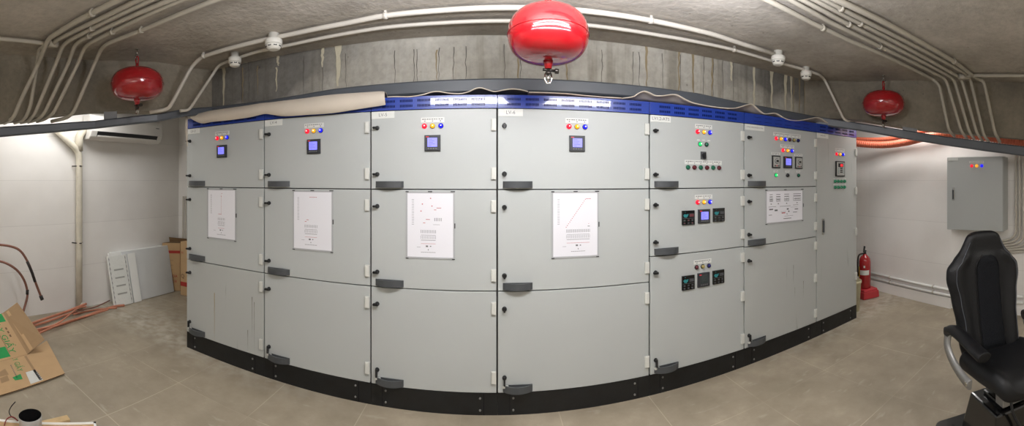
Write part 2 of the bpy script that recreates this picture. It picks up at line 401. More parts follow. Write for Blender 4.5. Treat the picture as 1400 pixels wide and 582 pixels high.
def smooth_path(pts, k=6):
    pts = [Vector(p) for p in pts]; out = []
    for i in range(len(pts)-1):
        p0 = pts[max(i-1, 0)]; p1 = pts[i]; p2 = pts[i+1]; p3 = pts[min(i+2, len(pts)-1)]
        for j in range(k):
            t = j/k; out.append(.5*((2*p1)+(p2-p0)*t+(2*p0-5*p1+4*p2-p3)*t*t+(3*p1-p0-3*p2+p3)*t**3))
    out.append(pts[-1]); return out
def round_path(pts, r=.06, k=5):
    """polyline with rounded corners"""
    pts = [Vector(p) for p in pts]; out = [pts[0]]
    for i in range(1, len(pts)-1):
        a, b, c = pts[i-1], pts[i], pts[i+1]
        d1 = min(r, (a-b).length*.45); d2 = min(r, (c-b).length*.45)
        p = b+(a-b).normalized()*d1; q = b+(c-b).normalized()*d2
        for j in range(k+1):
            t = j/k; out.append((1-t)**2*p+2*t*(1-t)*b+t*t*q)
    out.append(pts[-1]); return out

# ------------------------------------------------------------------ room shell
YB, YF = 4.15, -2.5
XL = -4.3
struct(MB().box(XL-.1, 5.0, YF-.1, YB+.1, -.1, 0).build('floor', 'floor', origin=(0,0,0)))
struct(MB().box(XL-.1, 5.0, YF-.1, YB+.1, CEIL, CEIL+.12).build('ceiling', 'ceiling', origin=(0,0,0)))
struct(MB().box(XL-.1, XL, YF, YB, 0, CEIL).build('wall_left', 'wall_y', origin=(0,0,0)))
struct(MB().box(XL-.1, 5.0, YB, YB+.1, 0, CEIL).build('wall_back', 'wall_x', origin=(0,0,0)))
struct(MB().box(XL-.1, 5.0, YF-.1, YF, 0, CEIL).build('wall_front', 'wall_x', origin=(0,0,0)))
WR = [(4.95, 4.15), (4.87, 3.28), (4.57, 1.83), (4.52, -2.5)]
struct(MB().slab([(x, y, 0) for x, y in WR]+[(5.0, -2.5, 0), (5.0, 4.15, 0)], (0,0,CEIL)).build('wall_right', 'wall_y', origin=(0,0,0)))

# concrete downstand beams round the cabinets
def beam_mesh(pts, thick):
    """pts: (x, y, zbottom), thick: outward offsets (dx,dy) per point"""
    mb = MB(); n = len(pts); 
    a = [Vector((x, y, z)) for x, y, z in pts]; b = [Vector((x, y, CEIL)) for x, y, z in pts]
    c = [Vector((x+t[0], y+t[1], z)) for (x, y, z), t in zip(pts, thick)]; d = [Vector((x+t[0], y+t[1], CEIL)) for (x, y, z), t in zip(pts, thick)]
    mb.v = a+b+c+d
    for i in range(n-1):
        for q in ([i, i+1, n+i+1, n+i], [2*n+i, 3*n+i, 3*n+i+1, 2*n+i+1], [i, 2*n+i, 2*n+i+1, i+1]): mb.f.append(q)
    mb.f.append([0, n, 3*n, 2*n]); mb.f.append([n-1, 3*n-1, 4*n-1, 2*n-1])
    mb.m = [0]*len(mb.f); mb.sm = [False]*len(mb.f); return mb
bb = beam_mesh([(-2.53, 2.9, 2.28), (3.05, 2.9, 2.30)], [(0, .2)]*2)
def streaks(mb, px, y1, y2, w, mi, off=.004):
    p = pty(px, y1, 2.9-off); q = pty(px, y2, 2.9-off); n = 9; z1 = min(p.z, CEIL); z2 = max(q.z, 2.3); L = []; R = []
    for i in range(n):
        t = i/(n-1); ww = w*(1-.65*t)*(.7+.6*random.random())/2; xx = p.x+.006*random.uniform(-1, 1); z = z1+(z2-z1)*t
        L.append(Vector((xx-ww, 2.9-off, z))); R.append(Vector((xx+ww, 2.9-off, z)))
    b = len(mb.v); mb.v += L+R
    for i in range(n-1): mb.f.append([b+i, b+i+1, b+n+i+1, b+n+i]); mb.m.append(mi); mb.sm.append(False)
for px in (473, 540, 566, 570, 600, 620, 637, 690, 712, 775, 823, 865, 874, 884, 906, 930, 948, 962, 975, 988, 1003, 330, 340, 415, 441):
    streaks(bb, px, 60+abs(px-690)*.06, 170, .006, 3)
for px, y1, y2, w in ((462, 58, 118, .05), (441, 60, 92, .03), (306, 92, 145, .035), (380, 74, 90, .03), (378, 92, 125, .02), (1031, 88, 150, .035), (1055, 92, 155, .04), (1074, 98, 150, .04), (1082, 100, 160, .03), (1000, 84, 110, .03)):
    streaks(bb, px, y1, y2, w, 1, .007)
for px, y1, y2, w in ((332, 92, 140, .015), (352, 90, 130, .012), (709, 60, 118, .02), (775, 70, 120, .018), (884, 60, 120, .02), (928, 60, 130, .02), (948, 65, 135, .022), (974, 75, 140, .02), (1093, 105, 165, .02), (1100, 105, 165, .012), (1085, 105, 165, .015), (597, 68, 110, .012)):
    streaks(bb, px, y1, y2, w, 2, .005)
struct(bb.build('trim_1', ['beam', 'drip', 'ochre', 'joint'], origin=(0,0,0), recalc=False))
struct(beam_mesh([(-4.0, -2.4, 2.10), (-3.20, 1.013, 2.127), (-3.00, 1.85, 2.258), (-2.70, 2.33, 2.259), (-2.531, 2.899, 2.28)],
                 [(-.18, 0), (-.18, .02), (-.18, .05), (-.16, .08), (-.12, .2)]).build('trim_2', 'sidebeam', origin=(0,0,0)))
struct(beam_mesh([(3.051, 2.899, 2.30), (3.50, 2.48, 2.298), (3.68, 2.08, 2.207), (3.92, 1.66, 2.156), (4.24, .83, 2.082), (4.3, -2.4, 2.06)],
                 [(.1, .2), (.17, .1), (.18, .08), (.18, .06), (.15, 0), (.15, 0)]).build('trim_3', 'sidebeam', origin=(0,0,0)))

# ------------------------------------------------------------------ dark steel channel running under the beam
pts = [(-60, 3.25, 178, 193), (0, 3.28, 173, 187), (65, 3.36, 169, 181.5), (130, 3.44, 164.5, 175.5), (215, 3.48, 155, 166), (257, 3.60, 148, 158), (290, 3.72, 145.5, 157)]
pl = [pt(p, y, r) for p, r, y, y2 in pts]; hs = [(y2-y)/F*r for p, r, y, y2 in pts]
for px, y in ((330, 141), (365, 136.5), (410, 129), (455, 121), (535, 113), (620, 108), (720, 106.5), (800, 110), (880, 117), (955, 127), (1015, 140), (1060, 148)):
    pl.append(pty(px, y, 2.83)); hs.append(.10)
for px, r, y, y2 in ((1115, 4.16, 158.6, 170), (1176, 4.15, 168, 178.5), (1234, 4.10, 177, 189), (1290, 4.13, 186, 198), (1345, 4.17, 193, 206), (1400, 4.20, 200, 213), (1450, 4.25, 205, 219)):
    pl.append(pt(px, y, r)); hs.append((y2-y)/F*r)
beam = thing('steel_channel', 'long dark grey steel channel slung below the concrete beam across the whole room', 'steel beam', (pl[9].x, pl[9].y, pl[9].z-.1))
mb = MB(); n = 8; b0 = 0
for i, (p, h) in enumerate(zip(pl, hs)):
    a = pl[max(i-1, 0)]; c = pl[min(i+1, len(pl)-1)]; d = (c-a); d.z = 0; d.normalize(); w = Vector((-d.y, d.x, 0))
    if w.dot(Vector((p.x, p.y, 0))) < 0: w = -w
    t = .055; cc = .012
    prof = [(0, -cc), (0, -h+cc), (cc, -h), (t-cc, -h), (t, -h+cc), (t, -cc), (t-cc, 0), (cc, 0)]
    for o_, z in prof: mb.v.append(p+w*o_+Vector((0,0,z)))
for i in range(len(pl)-1):
    for j in range(8):
        j2 = (j+1) % 8; mb.f.append([i*8+j, i*8+j2, (i+1)*8+j2, (i+1)*8+j]); mb.m.append(0); mb.sm.append(False)
mb.f.append(list(range(8))); mb.f.append([(len(pl)-1)*8+j for j in range(8)]); mb.m += [0, 0]; mb.sm += [False]*2
mb.build('channel', 'steel', beam)
for px, r, y, w in ((151, 3.47, 156, 18), (1244, 4.13, 175.5, 20)):
    a = pt(px-w/2, y, r); b = pt(px+w/2, y+(-1 if px < 600 else 3), r); d = (b-a).normalized()
    q = Vector((-d.y, d.x, 0)).normalized()
    if q.dot(a) < 0: q = -q
    MB().obox(a+Vector((0,0,-.075)), d, q, (0,0,1), (b-a).length, .03, .095).build('bracket', 'bracket', beam)

# ------------------------------------------------------------------ switchgear line-up
YC = 2.70
xs = [-2.662, -1.762, -.849, .051, 1.169, 2.060, 3.000, 3.710]
ZT, ZH, ZP = 2.122, 2.215, .154
FD = YC-.024            # door front plane
def m_latch():
    mb = MB().lathe([(.017, 0), (.017, -.006), (.013, -.012), (.012, -.02)], (0,0,0), (0,1,0), 0, 16)
    mb.box(-.006, .006, -.03, -.012, -.017, .017); return mb, ['plastic'], 0
def m_latch2():
    mb = MB().lathe([(.016, 0), (.016, -.006), (.012, -.012), (.011, -.022)], (0,0,0), (0,1,0), 0, 16)
    mb.box(-.024, .012, -.034, -.014, -.0075, .0075); mb.lathe([(.008, -.014), (.008, -.034)], (-.02, 0, 0), (0,1,0), 0, 12); return mb, ['plastic'], 0
def m_latch3():
    mb = MB().lathe([(.016, 0), (.016, -.006), (.012, -.012), (.011, -.02)], (0,0,0), (0,1,0), 0, 16)
    mb.box(-.006, .006, -.032, -.014, -.045, .012); return mb, ['plastic'], 0
def m_hinge(): return MB().box(-.017, .017, -.016, 0, -.042, .042).box(-.013, .004, -.020, -.016, -.038, .038), ['hinge'], .003
def m_handle():
    mb = MB(); n = 14; W = .205; top = []; H = .046
    o = [(-W/2+W*i/n, -.006-.040*math.sin(math.pi*i/n)**.7) for i in range(n+1)]; inn = [(x*.93, y*.72+.0) for x, y in o]
    vs = [(x, y, 0) for x, y in o]+[(x, y, H) for x, y in o]+[(x, y, 0) for x, y in inn]+[(x, y, H) for x, y in inn]; k = n+1; fs = []
    for i in range(n):
        fs += [(i, i+1, k+i+1, k+i), (2*k+i, 3*k+i, 3*k+i+1, 2*k+i+1), (k+i, k+i+1, 3*k+i+1, 3*k+i), (i, 2*k+i, 2*k+i+1, i+1)]
    fs += [(0, k, 3*k, 2*k), (n, 2*k+n, 3*k+n, k+n)]
    mb.add(vs, fs, 0); mb.box(-W/2, W/2, -.006, 0, 0, H); return mb, ['handle'], 0
def m_lamp(c):
    def f():
        mb = MB().lathe([(.0185, 0), (.0185, -.005), (.0155, -.007)], (0,0,0), (0,1,0), 1, 20, mis=[1, 1])
        mb.lathe([(.015, -.005), (.0145, -.014), (.010, -.02), (.002, -.022)], (0,0,0), (0,1,0), 0, 20)
        mats = [c, {'lampr': 'lampr', 'lampy': 'lampyd', 'lampb': 'lampbd', 'lampg': 'lampgd'}.get(c, 'plastic')]
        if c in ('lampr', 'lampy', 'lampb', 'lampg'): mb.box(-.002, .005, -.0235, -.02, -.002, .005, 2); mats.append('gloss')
        return mb, mats, 0
    return f
def m_meter(scr):
    def f():
        mb = MB().box(-.056, .056, -.012, 0, -.056, .056, 0).box(-.05, .05, -.018, -.012, -.05, .05, 0)
        mb.box(-.034, .034, -.0195, -.018, -.026, .036, 1)
        for i, q in enumerate((.5, .8, .62, .9, .4)): mb.box(-.026, -.026+.05*q, -.0202, -.0195, .025-.011*i, .027-.011*i, 3)
        for i in range(4): mb.box(-.033+.018*i, -.021+.018*i, -.0195, -.018, -.042, -.034, 2)
        mb.box(-.045, -.025, -.0187, -.018, .041, .045, 4)
        return mb, ['bezel', scr, 'ink', 'screentxt' if scr == 'screen' else 'bezel', 'led'], .002
    return f
def m_relay(red=True):
    def f():
        mb = MB().box(-.056, .056, -.014, 0, -.056, .056, 0)
        mb.slab([(-.048, -.0145, .02), (-.04, -.0145, .004), (-.02, -.0145, .0), (-.006, -.0145, .012), (.0, -.0145, .03), (-.02, -.0145, .026), (-.035, -.0145, .03)], (0,-.001,0), 1)
        mb.lathe([(.003, 0), (.003, -.016)], (-.03, 0, .044), (0,1,0), 1, 8)
        mb.box(.006, .05, -.0158, -.014, .006, .032, 3); 
        for i in range(3): mb.box(.01, .046, -.0163, -.0158, .01+.007*i, .012+.007*i, 2 if red else 4)
        mb.box(-.05, .05, -.0152, -.014, -.006, -.004, 4)
        for i in range(2):
            for j in range(3): mb.box(-.046+.036*j, -.028+.036*j, -.016, -.014, -.028-.022*i, -.014-.022*i, 3); mb.box(-.040+.036*j, -.034+.036*j, -.0166, -.016, -.023-.022*i, -.019-.022*i, 2 if red and (i+j) % 2 else 4)
        return mb, ['gblack', 'teal', 'redprint', 'bezel', 'ink'], .0015
    return f
def m_timer():
    mb = MB().box(-.05, .05, -.012, 0, -.058, .058, 0).box(-.04, .04, -.016, -.012, -.048, .048, 1)
    mb.lathe([(.026, -.016), (.024, -.02)], (0,0,.008), (0,1,0), 2, 24); mb.lathe([(.021, -.02), (.020, -.024)], (0,0,.008), (0,1,0), 1, 24)
    mb.box(-.013, .013, -.03, -.02, .0, .016, 0)
    for i in (-1, 0, 1): mb.box(-.006+.022*i, .006+.022*i, -.02, -.016, -.042, -.030, 3 if i == 0 else 0)
    return mb, ['plastic', 'lightgrey', 'ink', 'redprint'], .0015
def m_controller():
    mb = MB().box(-.078, .078, -.014, 0, -.085, .085, 0).box(-.066, .066, -.017, -.014, -.073, .073, 1)
    mb.box(-.045, .045, -.019, -.017, .018, .062, 0); mb.box(-.01, .035, -.0198, -.019, .026, .054, 2)
    for j in range(3): mb.box(-.012, .03, -.019, -.017, -.002-.02*j, .01-.02*j, 0)
    for j in range(4): mb.box(-.045, -.035, -.019, -.017, -.002-.016*j, .006-.016*j, 3); mb.box(.045, .052, -.019, -.017, -.002-.016*j, .006-.016*j, 3)
    return mb, ['plastic', 'lightgrey', 'led', 'teal'], .0015
def m_switch():
    mb = MB().box(-.026, .026, -.008, 0, -.03, .03, 0).lathe([(.018, -.008), (.016, -.02)], (0,0,0), (0,1,0), 1, 18)
    mb.box(-.006, .006, -.036, -.012, -.03, .018, 1); return mb, ['handle', 'plastic'], .001
def m_button(c):
    def f():
        mb = MB().lathe([(.0185, 0), (.0185, -.006), (.015, -.008), (.014, -.018), (.010, -.02)], (0,0,0), (0,1,0), 0, 18)
        return mb, [c], 0
    return f

def plate(x, z, w, h, parent, lines=2, txt=None, tsize=.02, name='nameplate'):
    mb = MB().box(x-w/2, x+w/2, FD-.003, FD, z-h/2, z+h/2, 0)
    if txt: mb.text(txt, tsize, lambda a, b: Vector((x+a, FD-.0035, z+b)), 1)
    else:
        nseg = max(2, int(w/.018)); rnd = random.Random(int(x*1000))
        for i in range(nseg):
            a = x-w/2+.008+(w-.016)*i/nseg
            mb.box(a, a+(w-.016)/nseg*rnd.uniform(.5, .85), FD-.0036, FD-.003, z+h*.08, z+h*.26, 1)
        k = max(3, int(round(w/.055)))
        for i in range(3 if w < .2 else k): mb.box(x-w/2+w*(i+.5)/(3 if w < .2 else k)-.004, x-w/2+w*(i+.5)/(3 if w < .2 else k)+.004, FD-.0036, FD-.003, z-h*.3, z-h*.12, 1)
    return mb.build(name, ['plate', 'ink'], parent)

def door(cab, x0, x1, z0, z1, hinges, dirty=False, handle=True, latches=True, lastlatch=None):
    g = .0035
    d = MB().box(x0+g, x1-g-.004, FD, YC-.002, z0+g, z1-g).build('door', 'cabd' if dirty else 'cab', cab, bevel=.003)
    for z in hinges: inst('hinge', 'hinge', m_hinge, (x1-.026, FD, z), d)
    if latches:
        for k, z in enumerate((z1-.122, z0+.108)):
            key = 'latch'
            if lastlatch and k == 1: key = lastlatch
            elif (x0+x1)/2 < .3 and x0 < -.9 or x0 < 0: key = 'latch2' 
            if x0 > 1: key = 'latch2'
            if lastlatch and k == 1: key = lastlatch
            inst('lock_knob', key, {'latch': m_latch, 'latch2': m_latch2, 'latch3': m_latch3}[key], (x0+.048, FD, z), d)
    if handle: inst('handle', 'handle', m_handle, (x0+.14, FD, z0+.012), d, 'dark grey bowed pull handle')
    return d
def lamps(d, x, z, cols, sp=.058):
    for i, c in enumerate(cols):
        nm = 'indicator_lamp'
        inst(nm, 'lamp_'+c, m_lamp(c), (x+(i-(len(cols)-1)/2)*sp, FD, z), d,
             {'lampr': 'lit red lamp', 'lampy': 'lit amber lamp', 'lampb': 'lit blue lamp', 'lampg': 'lit green lamp', 'lampgd': 'unlit green lamp', 'lamprd': 'unlit red lamp', 'lampyd': 'unlit amber lamp', 'lampbd': 'unlit blue lamp'}[c])
RYB = ['lampr', 'lampy', 'lampb']
labels = [
 'grey switchgear cabinet at the far left end, dirt streaks on its bottom door',
 'second grey switchgear cabinet from the left with nameplate LV-4',
 'third grey switchgear cabinet from the left with nameplate LV-5',
 'widest grey switchgear cabinet, middle of the line-up, with nameplate LV-6',
 'grey switchgear cabinet with six round push buttons in a row and four dark relays',
 'grey switchgear cabinet with a landscape drawing and six small lamps in one row',
 'narrow grey full-height single-door cabinet at the right end of the line-up']
cabs = []
for i in range(7):
    x0, x1 = xs[i], xs[i+1]; cx = (x0+x1)/2
    cab = thing('switchgear_cabinet', labels[i], 'electrical cabinet', (cx, YC+.4, 0), 'line-up of grey switchgear cabinets'); cabs.append(cab)
    MB().box(x0+.001, x1-.001, YC, YC+.8, ZP, ZT).build('body', 'gap' if False else 'cab', cab, bevel=.002)
    MB().box(x0+.0005, x1-.0005, YC-.0018, YC-.0002, ZP, ZT).build('gap_shade_sheet', 'gap', cab)['label'] = 'dark sheet standing in for shade in the door gaps'  # dark sheet added so the gaps between doors look shaded
    # plinth with joint plates and bolts
    pm = MB().box(x0+.0005, x1-.0005, YC-.02, YC+.8, 0, ZP-.002, 0)
    for bx in (x0+.11, x1-.12):
        for bz in (.035, .118): pm.lathe([(.008, 0), (.008, -.005), (.004, -.008)], (bx, YC-.02, bz), (0,1,0), 1, 8)
    pm.box(x0+.085, x0+.087, YC-.0215, YC-.02, 0, ZP-.004, 2); pm.box(x1-.096, x1-.094, YC-.0215, YC-.02, 0, ZP-.004, 2)
    pm.build('plinth', ['black', 'bolt', 'slot'], cab, bevel=.001)
    # blue ventilated busbar hood
    hd = MB().box(x0+.002, x1-.002, YC-.022, YC+.75, ZT+.001, ZH, 0)
    w = x1-x0; ng = int((w-.06)/.127); st = x0+(w-ng*.127)/2+.019
    if i < 5 or i == 6:
        for g in range(ng):
            for r_ in (0, 1):
                for k in range(9):
                    a = st+g*.127+k*.0105; hd.box(a, a+.0056, YC-.0232, YC-.022, ZT+.019+.036*r_, ZT+.037+.036*r_, 1)
    else:
        for g in range(ng):
            for r_ in (0, 1):
                a = st+g*.127; hd.box(a, a+.085, YC-.0228, YC-.022, ZT+.027+.036*r_, ZT+.030+.036*r_, 1)
    hd.box(x0+.002, x1-.002, YC-.026, YC-.022, ZT+.001, ZT+.01, 0)
    hd.build('vent_hood', ['blue', 'slot'], cab, bevel=.002, recalc=True)['label'] = 'blue painted hood with rows of vent slots'
    # doors
    if i < 4:
        rows = [(1.560, ZT), (.858, 1.560), (ZP, .858)]
    elif i == 4: rows = [(1.560, ZT), (1.048, 1.560), (ZP, 1.048)]
    elif i == 5: rows = [(1.560, ZT), (1.040, 1.560), (ZP, 1.040)]
    else: rows = [(ZP, ZT)]
    ds = []
    for k, (z0, z1) in enumerate(rows):
        hg = [z1-.115, z0+.112]
        if i in (4, 5) and k == 2: hg = [z1-.09, (z0+z1)/2+.02, z0+.10]
        if i == 6: hg = [1.95, 1.50, 1.02, .50]
        ds.append(door(cab, x0, x1, z0, z1, hg, dirty=(i in (0, 5, 6) and (k == 2 or i == 6)), handle=i < 6, latches=i < 6, lastlatch='latch3' if k == 2 else None))
    for d in (ds[2:3] if i < 6 else []):
        MB().box(x0+.035, x0+.075, FD-.02, FD, .196, .212).build('padlock_tab', 'hinge', d)
    top = ds[0]
    def mark(d, x, z0, z1, w_, m_, nm):
        rn = random.Random(int(x*997)); k_ = 8; vs = [(x-w_*rn.uniform(.2, .6)*(1-q/9), FD-.0012, z1+(z0-z1)*q/k_) for q in range(k_+1)]+[(x+w_*rn.uniform(.2, .6)*(1-q/9), FD-.0012, z1+(z0-z1)*q/k_) for q in range(k_+1)]
        MB().add(vs, [(q, q+1, k_+2+q, k_+1+q) for q in range(k_)], 0).build(nm, m_, d)
    if i == 0:
        mark(ds[2], -2.304, .17, .60, .010, 'rust', 'rust_streak')
        for a_ in ((-1.885, .30, .64, .007), (-1.862, .17, .60, .006), (-1.93, .17, .35, .006)): mark(ds[2], *a_, 'scuff', 'scuff_mark')
    if i == 5:
        for a_ in ((2.66, .62, .80, .007), (2.68, .48, .58, .006), (2.80, .45, .62, .006)): mark(ds[2], *a_, 'scuff', 'scuff_mark')
    plate(x0+.006+(.085 if i < 5 else .11 if i == 5 else .09), ZT-.030, .17 if i < 5 else .22 if i == 5 else .18, .05, top,
          txt=['LV-3', 'LV-4', 'LV-5', 'LV-6', 'LV1,2-ATS', 'SYNCHRONIZATION', 'AMF-ATS'][i], tsize=.034 if i < 5 else .02)
    if i < 4:
        plate(cx, 2.045, .165, .034, top); lamps(top, cx, 2.003, RYB); inst('power_meter', 'meter_on', m_meter('screen'), (cx, FD, 1.883), top)
    if i == 4:
        a = cx+.03
        plate(a, 2.058, .16, .034, top); lamps(top, a, 2.014, RYB); lamps(top, a-.005, 1.915, ['lampg', 'lampgd'], .062)
        for q in (-.05, 0, .05): MB().box(a+q-.012, a+q+.012, FD-.002, FD, 1.944, 1.952).build('nameplate', 'plate', top)
        inst('rotary_switch', 'switch', m_switch, (a-.005, FD, 1.826), top); plate(a, 1.768, .35, .034, top)
        for q in range(6): inst('push_button', 'btn_'+('g' if q % 2 == 0 else 'r'), m_button('lampgd' if q % 2 == 0 else 'lamprd'), (a+(q-2.5)*.059, FD, 1.727), top, 'green push button' if q % 2 == 0 else 'dark red push button')
        plate(a, 1.490, .165, .034, ds[1]); lamps(ds[1], a, 1.448, RYB)
        inst('relay', 'relay_r', m_relay(True), (a-.148, FD, 1.330), ds[1], 'black relay with teal mark and red print'); inst('power_meter', 'meter_on', m_meter('screen'), (a, FD, 1.334), ds[1]); inst('relay', 'relay', m_relay(False), (a+.142, FD, 1.338), ds[1], 'black relay with teal mark')
        plate(a-.01, .968, .165, .034, ds[2]); lamps(ds[2], a-.01, .928, ['lamprd', 'lampyd', 'lampbd'])
        inst('relay', 'relay', m_relay(False), (a-.148, FD, .818), ds[2], 'black relay with teal mark'); inst('power_meter', 'meter_off', m_meter('screenoff'), (a-.005, FD, .822), ds[2], 'meter with dark screen'); inst('relay', 'relay', m_relay(False), (a+.138, FD, .826), ds[2], 'black relay with teal mark')
    if i == 5:
        a = 2.578
        plate(a, 2.055, .36, .034, top); lamps(top, a, 2.014, RYB+['lamprd', 'lampyd', 'lampbd'])
        plate(a, 1.947, .18, .03, top); lamps(top, a, 1.908, RYB)
        for q, k in ((-.15, 't'), (0, 'm'), (.15, 't')):
            inst('power_meter' if k == 'm' else 'timer_relay', 'meter_on' if k == 'm' else 'timer', m_meter('screen') if k == 'm' else m_timer, (a+q, FD, 1.795), top)
            if k == 't': plate(a+q, 1.872, .11, .024, top)
            plate(a+q, 1.708, .05, .02, top)
        lamps(top, a-.15, 1.672, ['lampg']); inst('push_button', 'btn_k', m_button('plastic'), (a, FD, 1.672), top, 'black push button'); lamps(top, a+.15, 1.672, ['lampgd'])
    if i == 6:
        a = 3.385
        plate(a, 1.958, .17, .034, top); lamps(top, a, 1.912, RYB)
        inst('generator_controller', 'controller', m_controller, (a, FD, 1.750), top, 'controller with red display')
        for r_ in (0, 1):
            plate(a, 1.633-.066*r_+.01, .22, .014, top)
            for q in range(4): inst('push_button', 'btn_gm', m_button('lampgm'), (a+(q-1.5)*.056, FD, 1.612-.066*r_), top, 'green push button')
        hm = MB().box(3.082, 3.112, FD-.008, FD, 1.05, 1.22, 0).box(3.088, 3.106, FD-.02, FD-.008, 1.075, 1.20, 1).lathe([(.009, 0), (.009, -.012)], (3.097, FD, 1.06), (0,1,0), 0, 12)
        hm.build('handle', ['chrome', 'handle'], top, bevel=.002)['label'] = 'chrome swing handle'
# end panel of the right cabinet gets its hinge side cover
# ------------------------------------------------------------------ drawings in pockets on the doors
def frame_and_sheet(x0, x1, z0, z1, label, draw):
    t = thing('wiring_diagram', label, 'diagram', ((x0+x1)/2, FD-.001, z0), 'wiring diagrams in clear pockets on the cabinet doors')
    e = .012
    fm = MB()
    for a in ((x0, x1, z0, z0+e), (x0, x1, z1-e, z1), (x0, x0+e, z0+e, z1-e), (x1-e, x1, z0+e, z1-e)): fm.box(a[0], a[1], FD-.005, FD-.001, a[2], a[3], 0)
    for q in ((x0-.001, x0+.02, z1-.006, z1+.002), ((x0+x1)/2-.015, (x0+x1)/2+.015, z1-.004, z1+.003), (x1-.03, x1+.001, z1-.004, z1+.003), (x1-.004, x1+.003, (z0+z1)/2-.02, (z0+z1)/2+.015),
              (x0, x0+.02, z0-.002, z0+.004), (x1-.02, x1, z0-.002, z0+.004)): fm.box(q[0], q[1], FD-.007, FD-.001, q[2], q[3], 1)
    fm.build('pocket', ['paperframe', 'clip'], t)
    sh = MB().box(x0+e, x1-e, FD-.0035, FD-.0012, z0+e, z1-e, 0)
    def mk(u, v, w, h, mi=1): 
        X = x0+e+(x1-x0-2*e)*u; Z = z1-e-(z1-z0-2*e)*v; W = (x1-x0-2*e)*w/2; H = (z1-z0-2*e)*h/2
        sh.box(X-W, X+W, FD-.0041, FD-.0035, Z-H, Z+H, mi)
    draw(mk); sh.build('sheet', ['paper', 'ink', 'redprint'], t)
def common(mk, n1, u0, u1):
    for i in range(16): mk(.12, .10+.026*i, .05, .005)
    for i in range(n1): u = u0+(u1-u0)*i/max(n1-1, 1); mk(u, .60, .008, .05); mk(u, .69, .006, .05)
    mk((u0+u1)/2, .655, u1-u0, .004); mk((u0+u1)/2, .735, u1-u0, .006); mk((u0+u1)/2, .79, u1-u0, .004, 2)
    mk((u0+u1)/2-.03, .83, .05, .025); mk((u0+u1)/2+.05, .83, .03, .015); mk((u0+u1)/2, .885, .015, .02)
    for i in range(12): mk((u0+u1)/2-.15+.027*i, .925, .018, .008)
    mk(.25, .845, .08, .004)
def d1(mk):
    common(mk, 7, .38, .62); [mk(*q) for q in ((.52, .07, .02, .012, 2), (.50, .13, .02, .012, 2), (.45, .50, .12, .007, 2))]; mk(.5, .30, .002, .4, 2)
def d2(mk):
    common(mk, 10, .3, .62)
    for i in range(5): mk(.44+.04*i, .09, .022, .01, 2)
    mk(.37, .49, .06, .008, 2); mk(.32, .52, .05, .008, 2)
def d3(mk):
    common(mk, 12, .3, .62)
    for q in ((.51, .08), (.33, .17), (.30, .28), (.54, .2)): mk(*q, .025, .014, 2)
    mk(.69, .23, .1, .008, 2); mk(.61, .26, .05, .008, 2); mk(.45, .41, .09, .008, 2); mk(.37, .465, .05, .008, 2)
    for i in range(5): mk(.6+.035*i, .41, .012, .05)
    mk(.64, .49, .15, .004)
def d4(mk):
    common(mk, 20, .3, .82)
    for i in range(17): mk(.29+.027*i, .54-.0275*i, .018, .01, 2)
    for i in range(4): mk(.75+.03*i, .09, .02, .01, 2)
    mk(.80, .53, .05, .01); mk(.80, .49, .012, .008, 2)
def d5(mk):
    for u, w in ((.12, .08), (.31, .11), (.54, .13), (.84, .22)):
        mk(u, .11, w, .018); mk(u, .18, w, .025); mk(u, .27, w*.8, .02); mk(u, .33, w, .014)
        for i in range(5): mk(u-w/2+w*i/4, .27, .006, .10)
        mk(u, .41, .03, .03)
    for q in ((.15, .5, .2, .012), (.5, .5, .3, .012), (.8, .48, .15, .012), (.12, .58, .1, .04), (.25, .62, .08, .05), (.57, .6, .05, .05), (.6, .68, .04, .04), (.82, .62, .1, .03), (.1, .76, .08, .02), (.78, .72, .12, .02), (.55, .76, .015, .04), (.6, .83, .25, .008), (.56, .91, .22, .02), (.45, .68, .15, .006), (.75, .55, .2, .006)): mk(*q)
    mk(.45, .72, .1, .03, 2)
frame_and_sheet(-2.390, -2.052, 1.092, 1.548, 'white portrait drawing sheet on the leftmost cabinet, middle door', d1)
frame_and_sheet(-1.492, -1.145, 1.082, 1.546, 'white portrait drawing sheet on the middle door of cabinet LV-4', d2)
frame_and_sheet(-.590, -.243, 1.076, 1.546, 'white portrait drawing with scattered red marks on cabinet LV-5', d3)
frame_and_sheet(.427, .771, 1.078, 1.546, 'white portrait drawing with a red diagonal dotted line on cabinet LV-6', d4)
frame_and_sheet(2.300, 2.795, 1.222, 1.535, 'white landscape drawing sheet with four blocks, second cabinet from the right', d5)

# ------------------------------------------------------------------ protective sheets lying on the hoods
# left sheet, draped over the front of the hoods
tp = [(262, 157, 163), (275, 155, 168.5), (290, 151.5, 166.5), (315, 148, 164), (340, 144.5, 160.5), (355, 142, 157), (363, 141, 155.5), (374, 140, 157), (390, 138, 158.8), (420, 134.5, 157), (455, 130, 154.5), (490, 127.5, 149), (520, 125.5, 144.5), (527, 126, 143)]
rows = [[], [], [], [], []]
for px, a, b in tp:
    top = pty(px, a, 2.69); bot = pty(px, b, 2.635); 
    rows[0].append(Vector((bot.x, bot.y, bot.z))); rows[1].append(Vector((bot.x*.5+top.x*.5, 2.64, (bot.z+top.z)/2+.012)))
    rows[2].append(Vector((top.x, 2.665, top.z-.004))); rows[3].append(Vector((top.x, 2.72, max(top.z, 2.225)))); rows[4].append(Vector((top.x*1.01, 2.80, 2.222)))
mb = MB(); mb.grid([smooth_path(r, 3) for r in rows]); o = mb.build('protective_sheet', ['sheet'], solid=.006, recalc=True)
tag(o, 'cream protective sheet draped over the blue hoods of the left-hand cabinets', 'sheet')
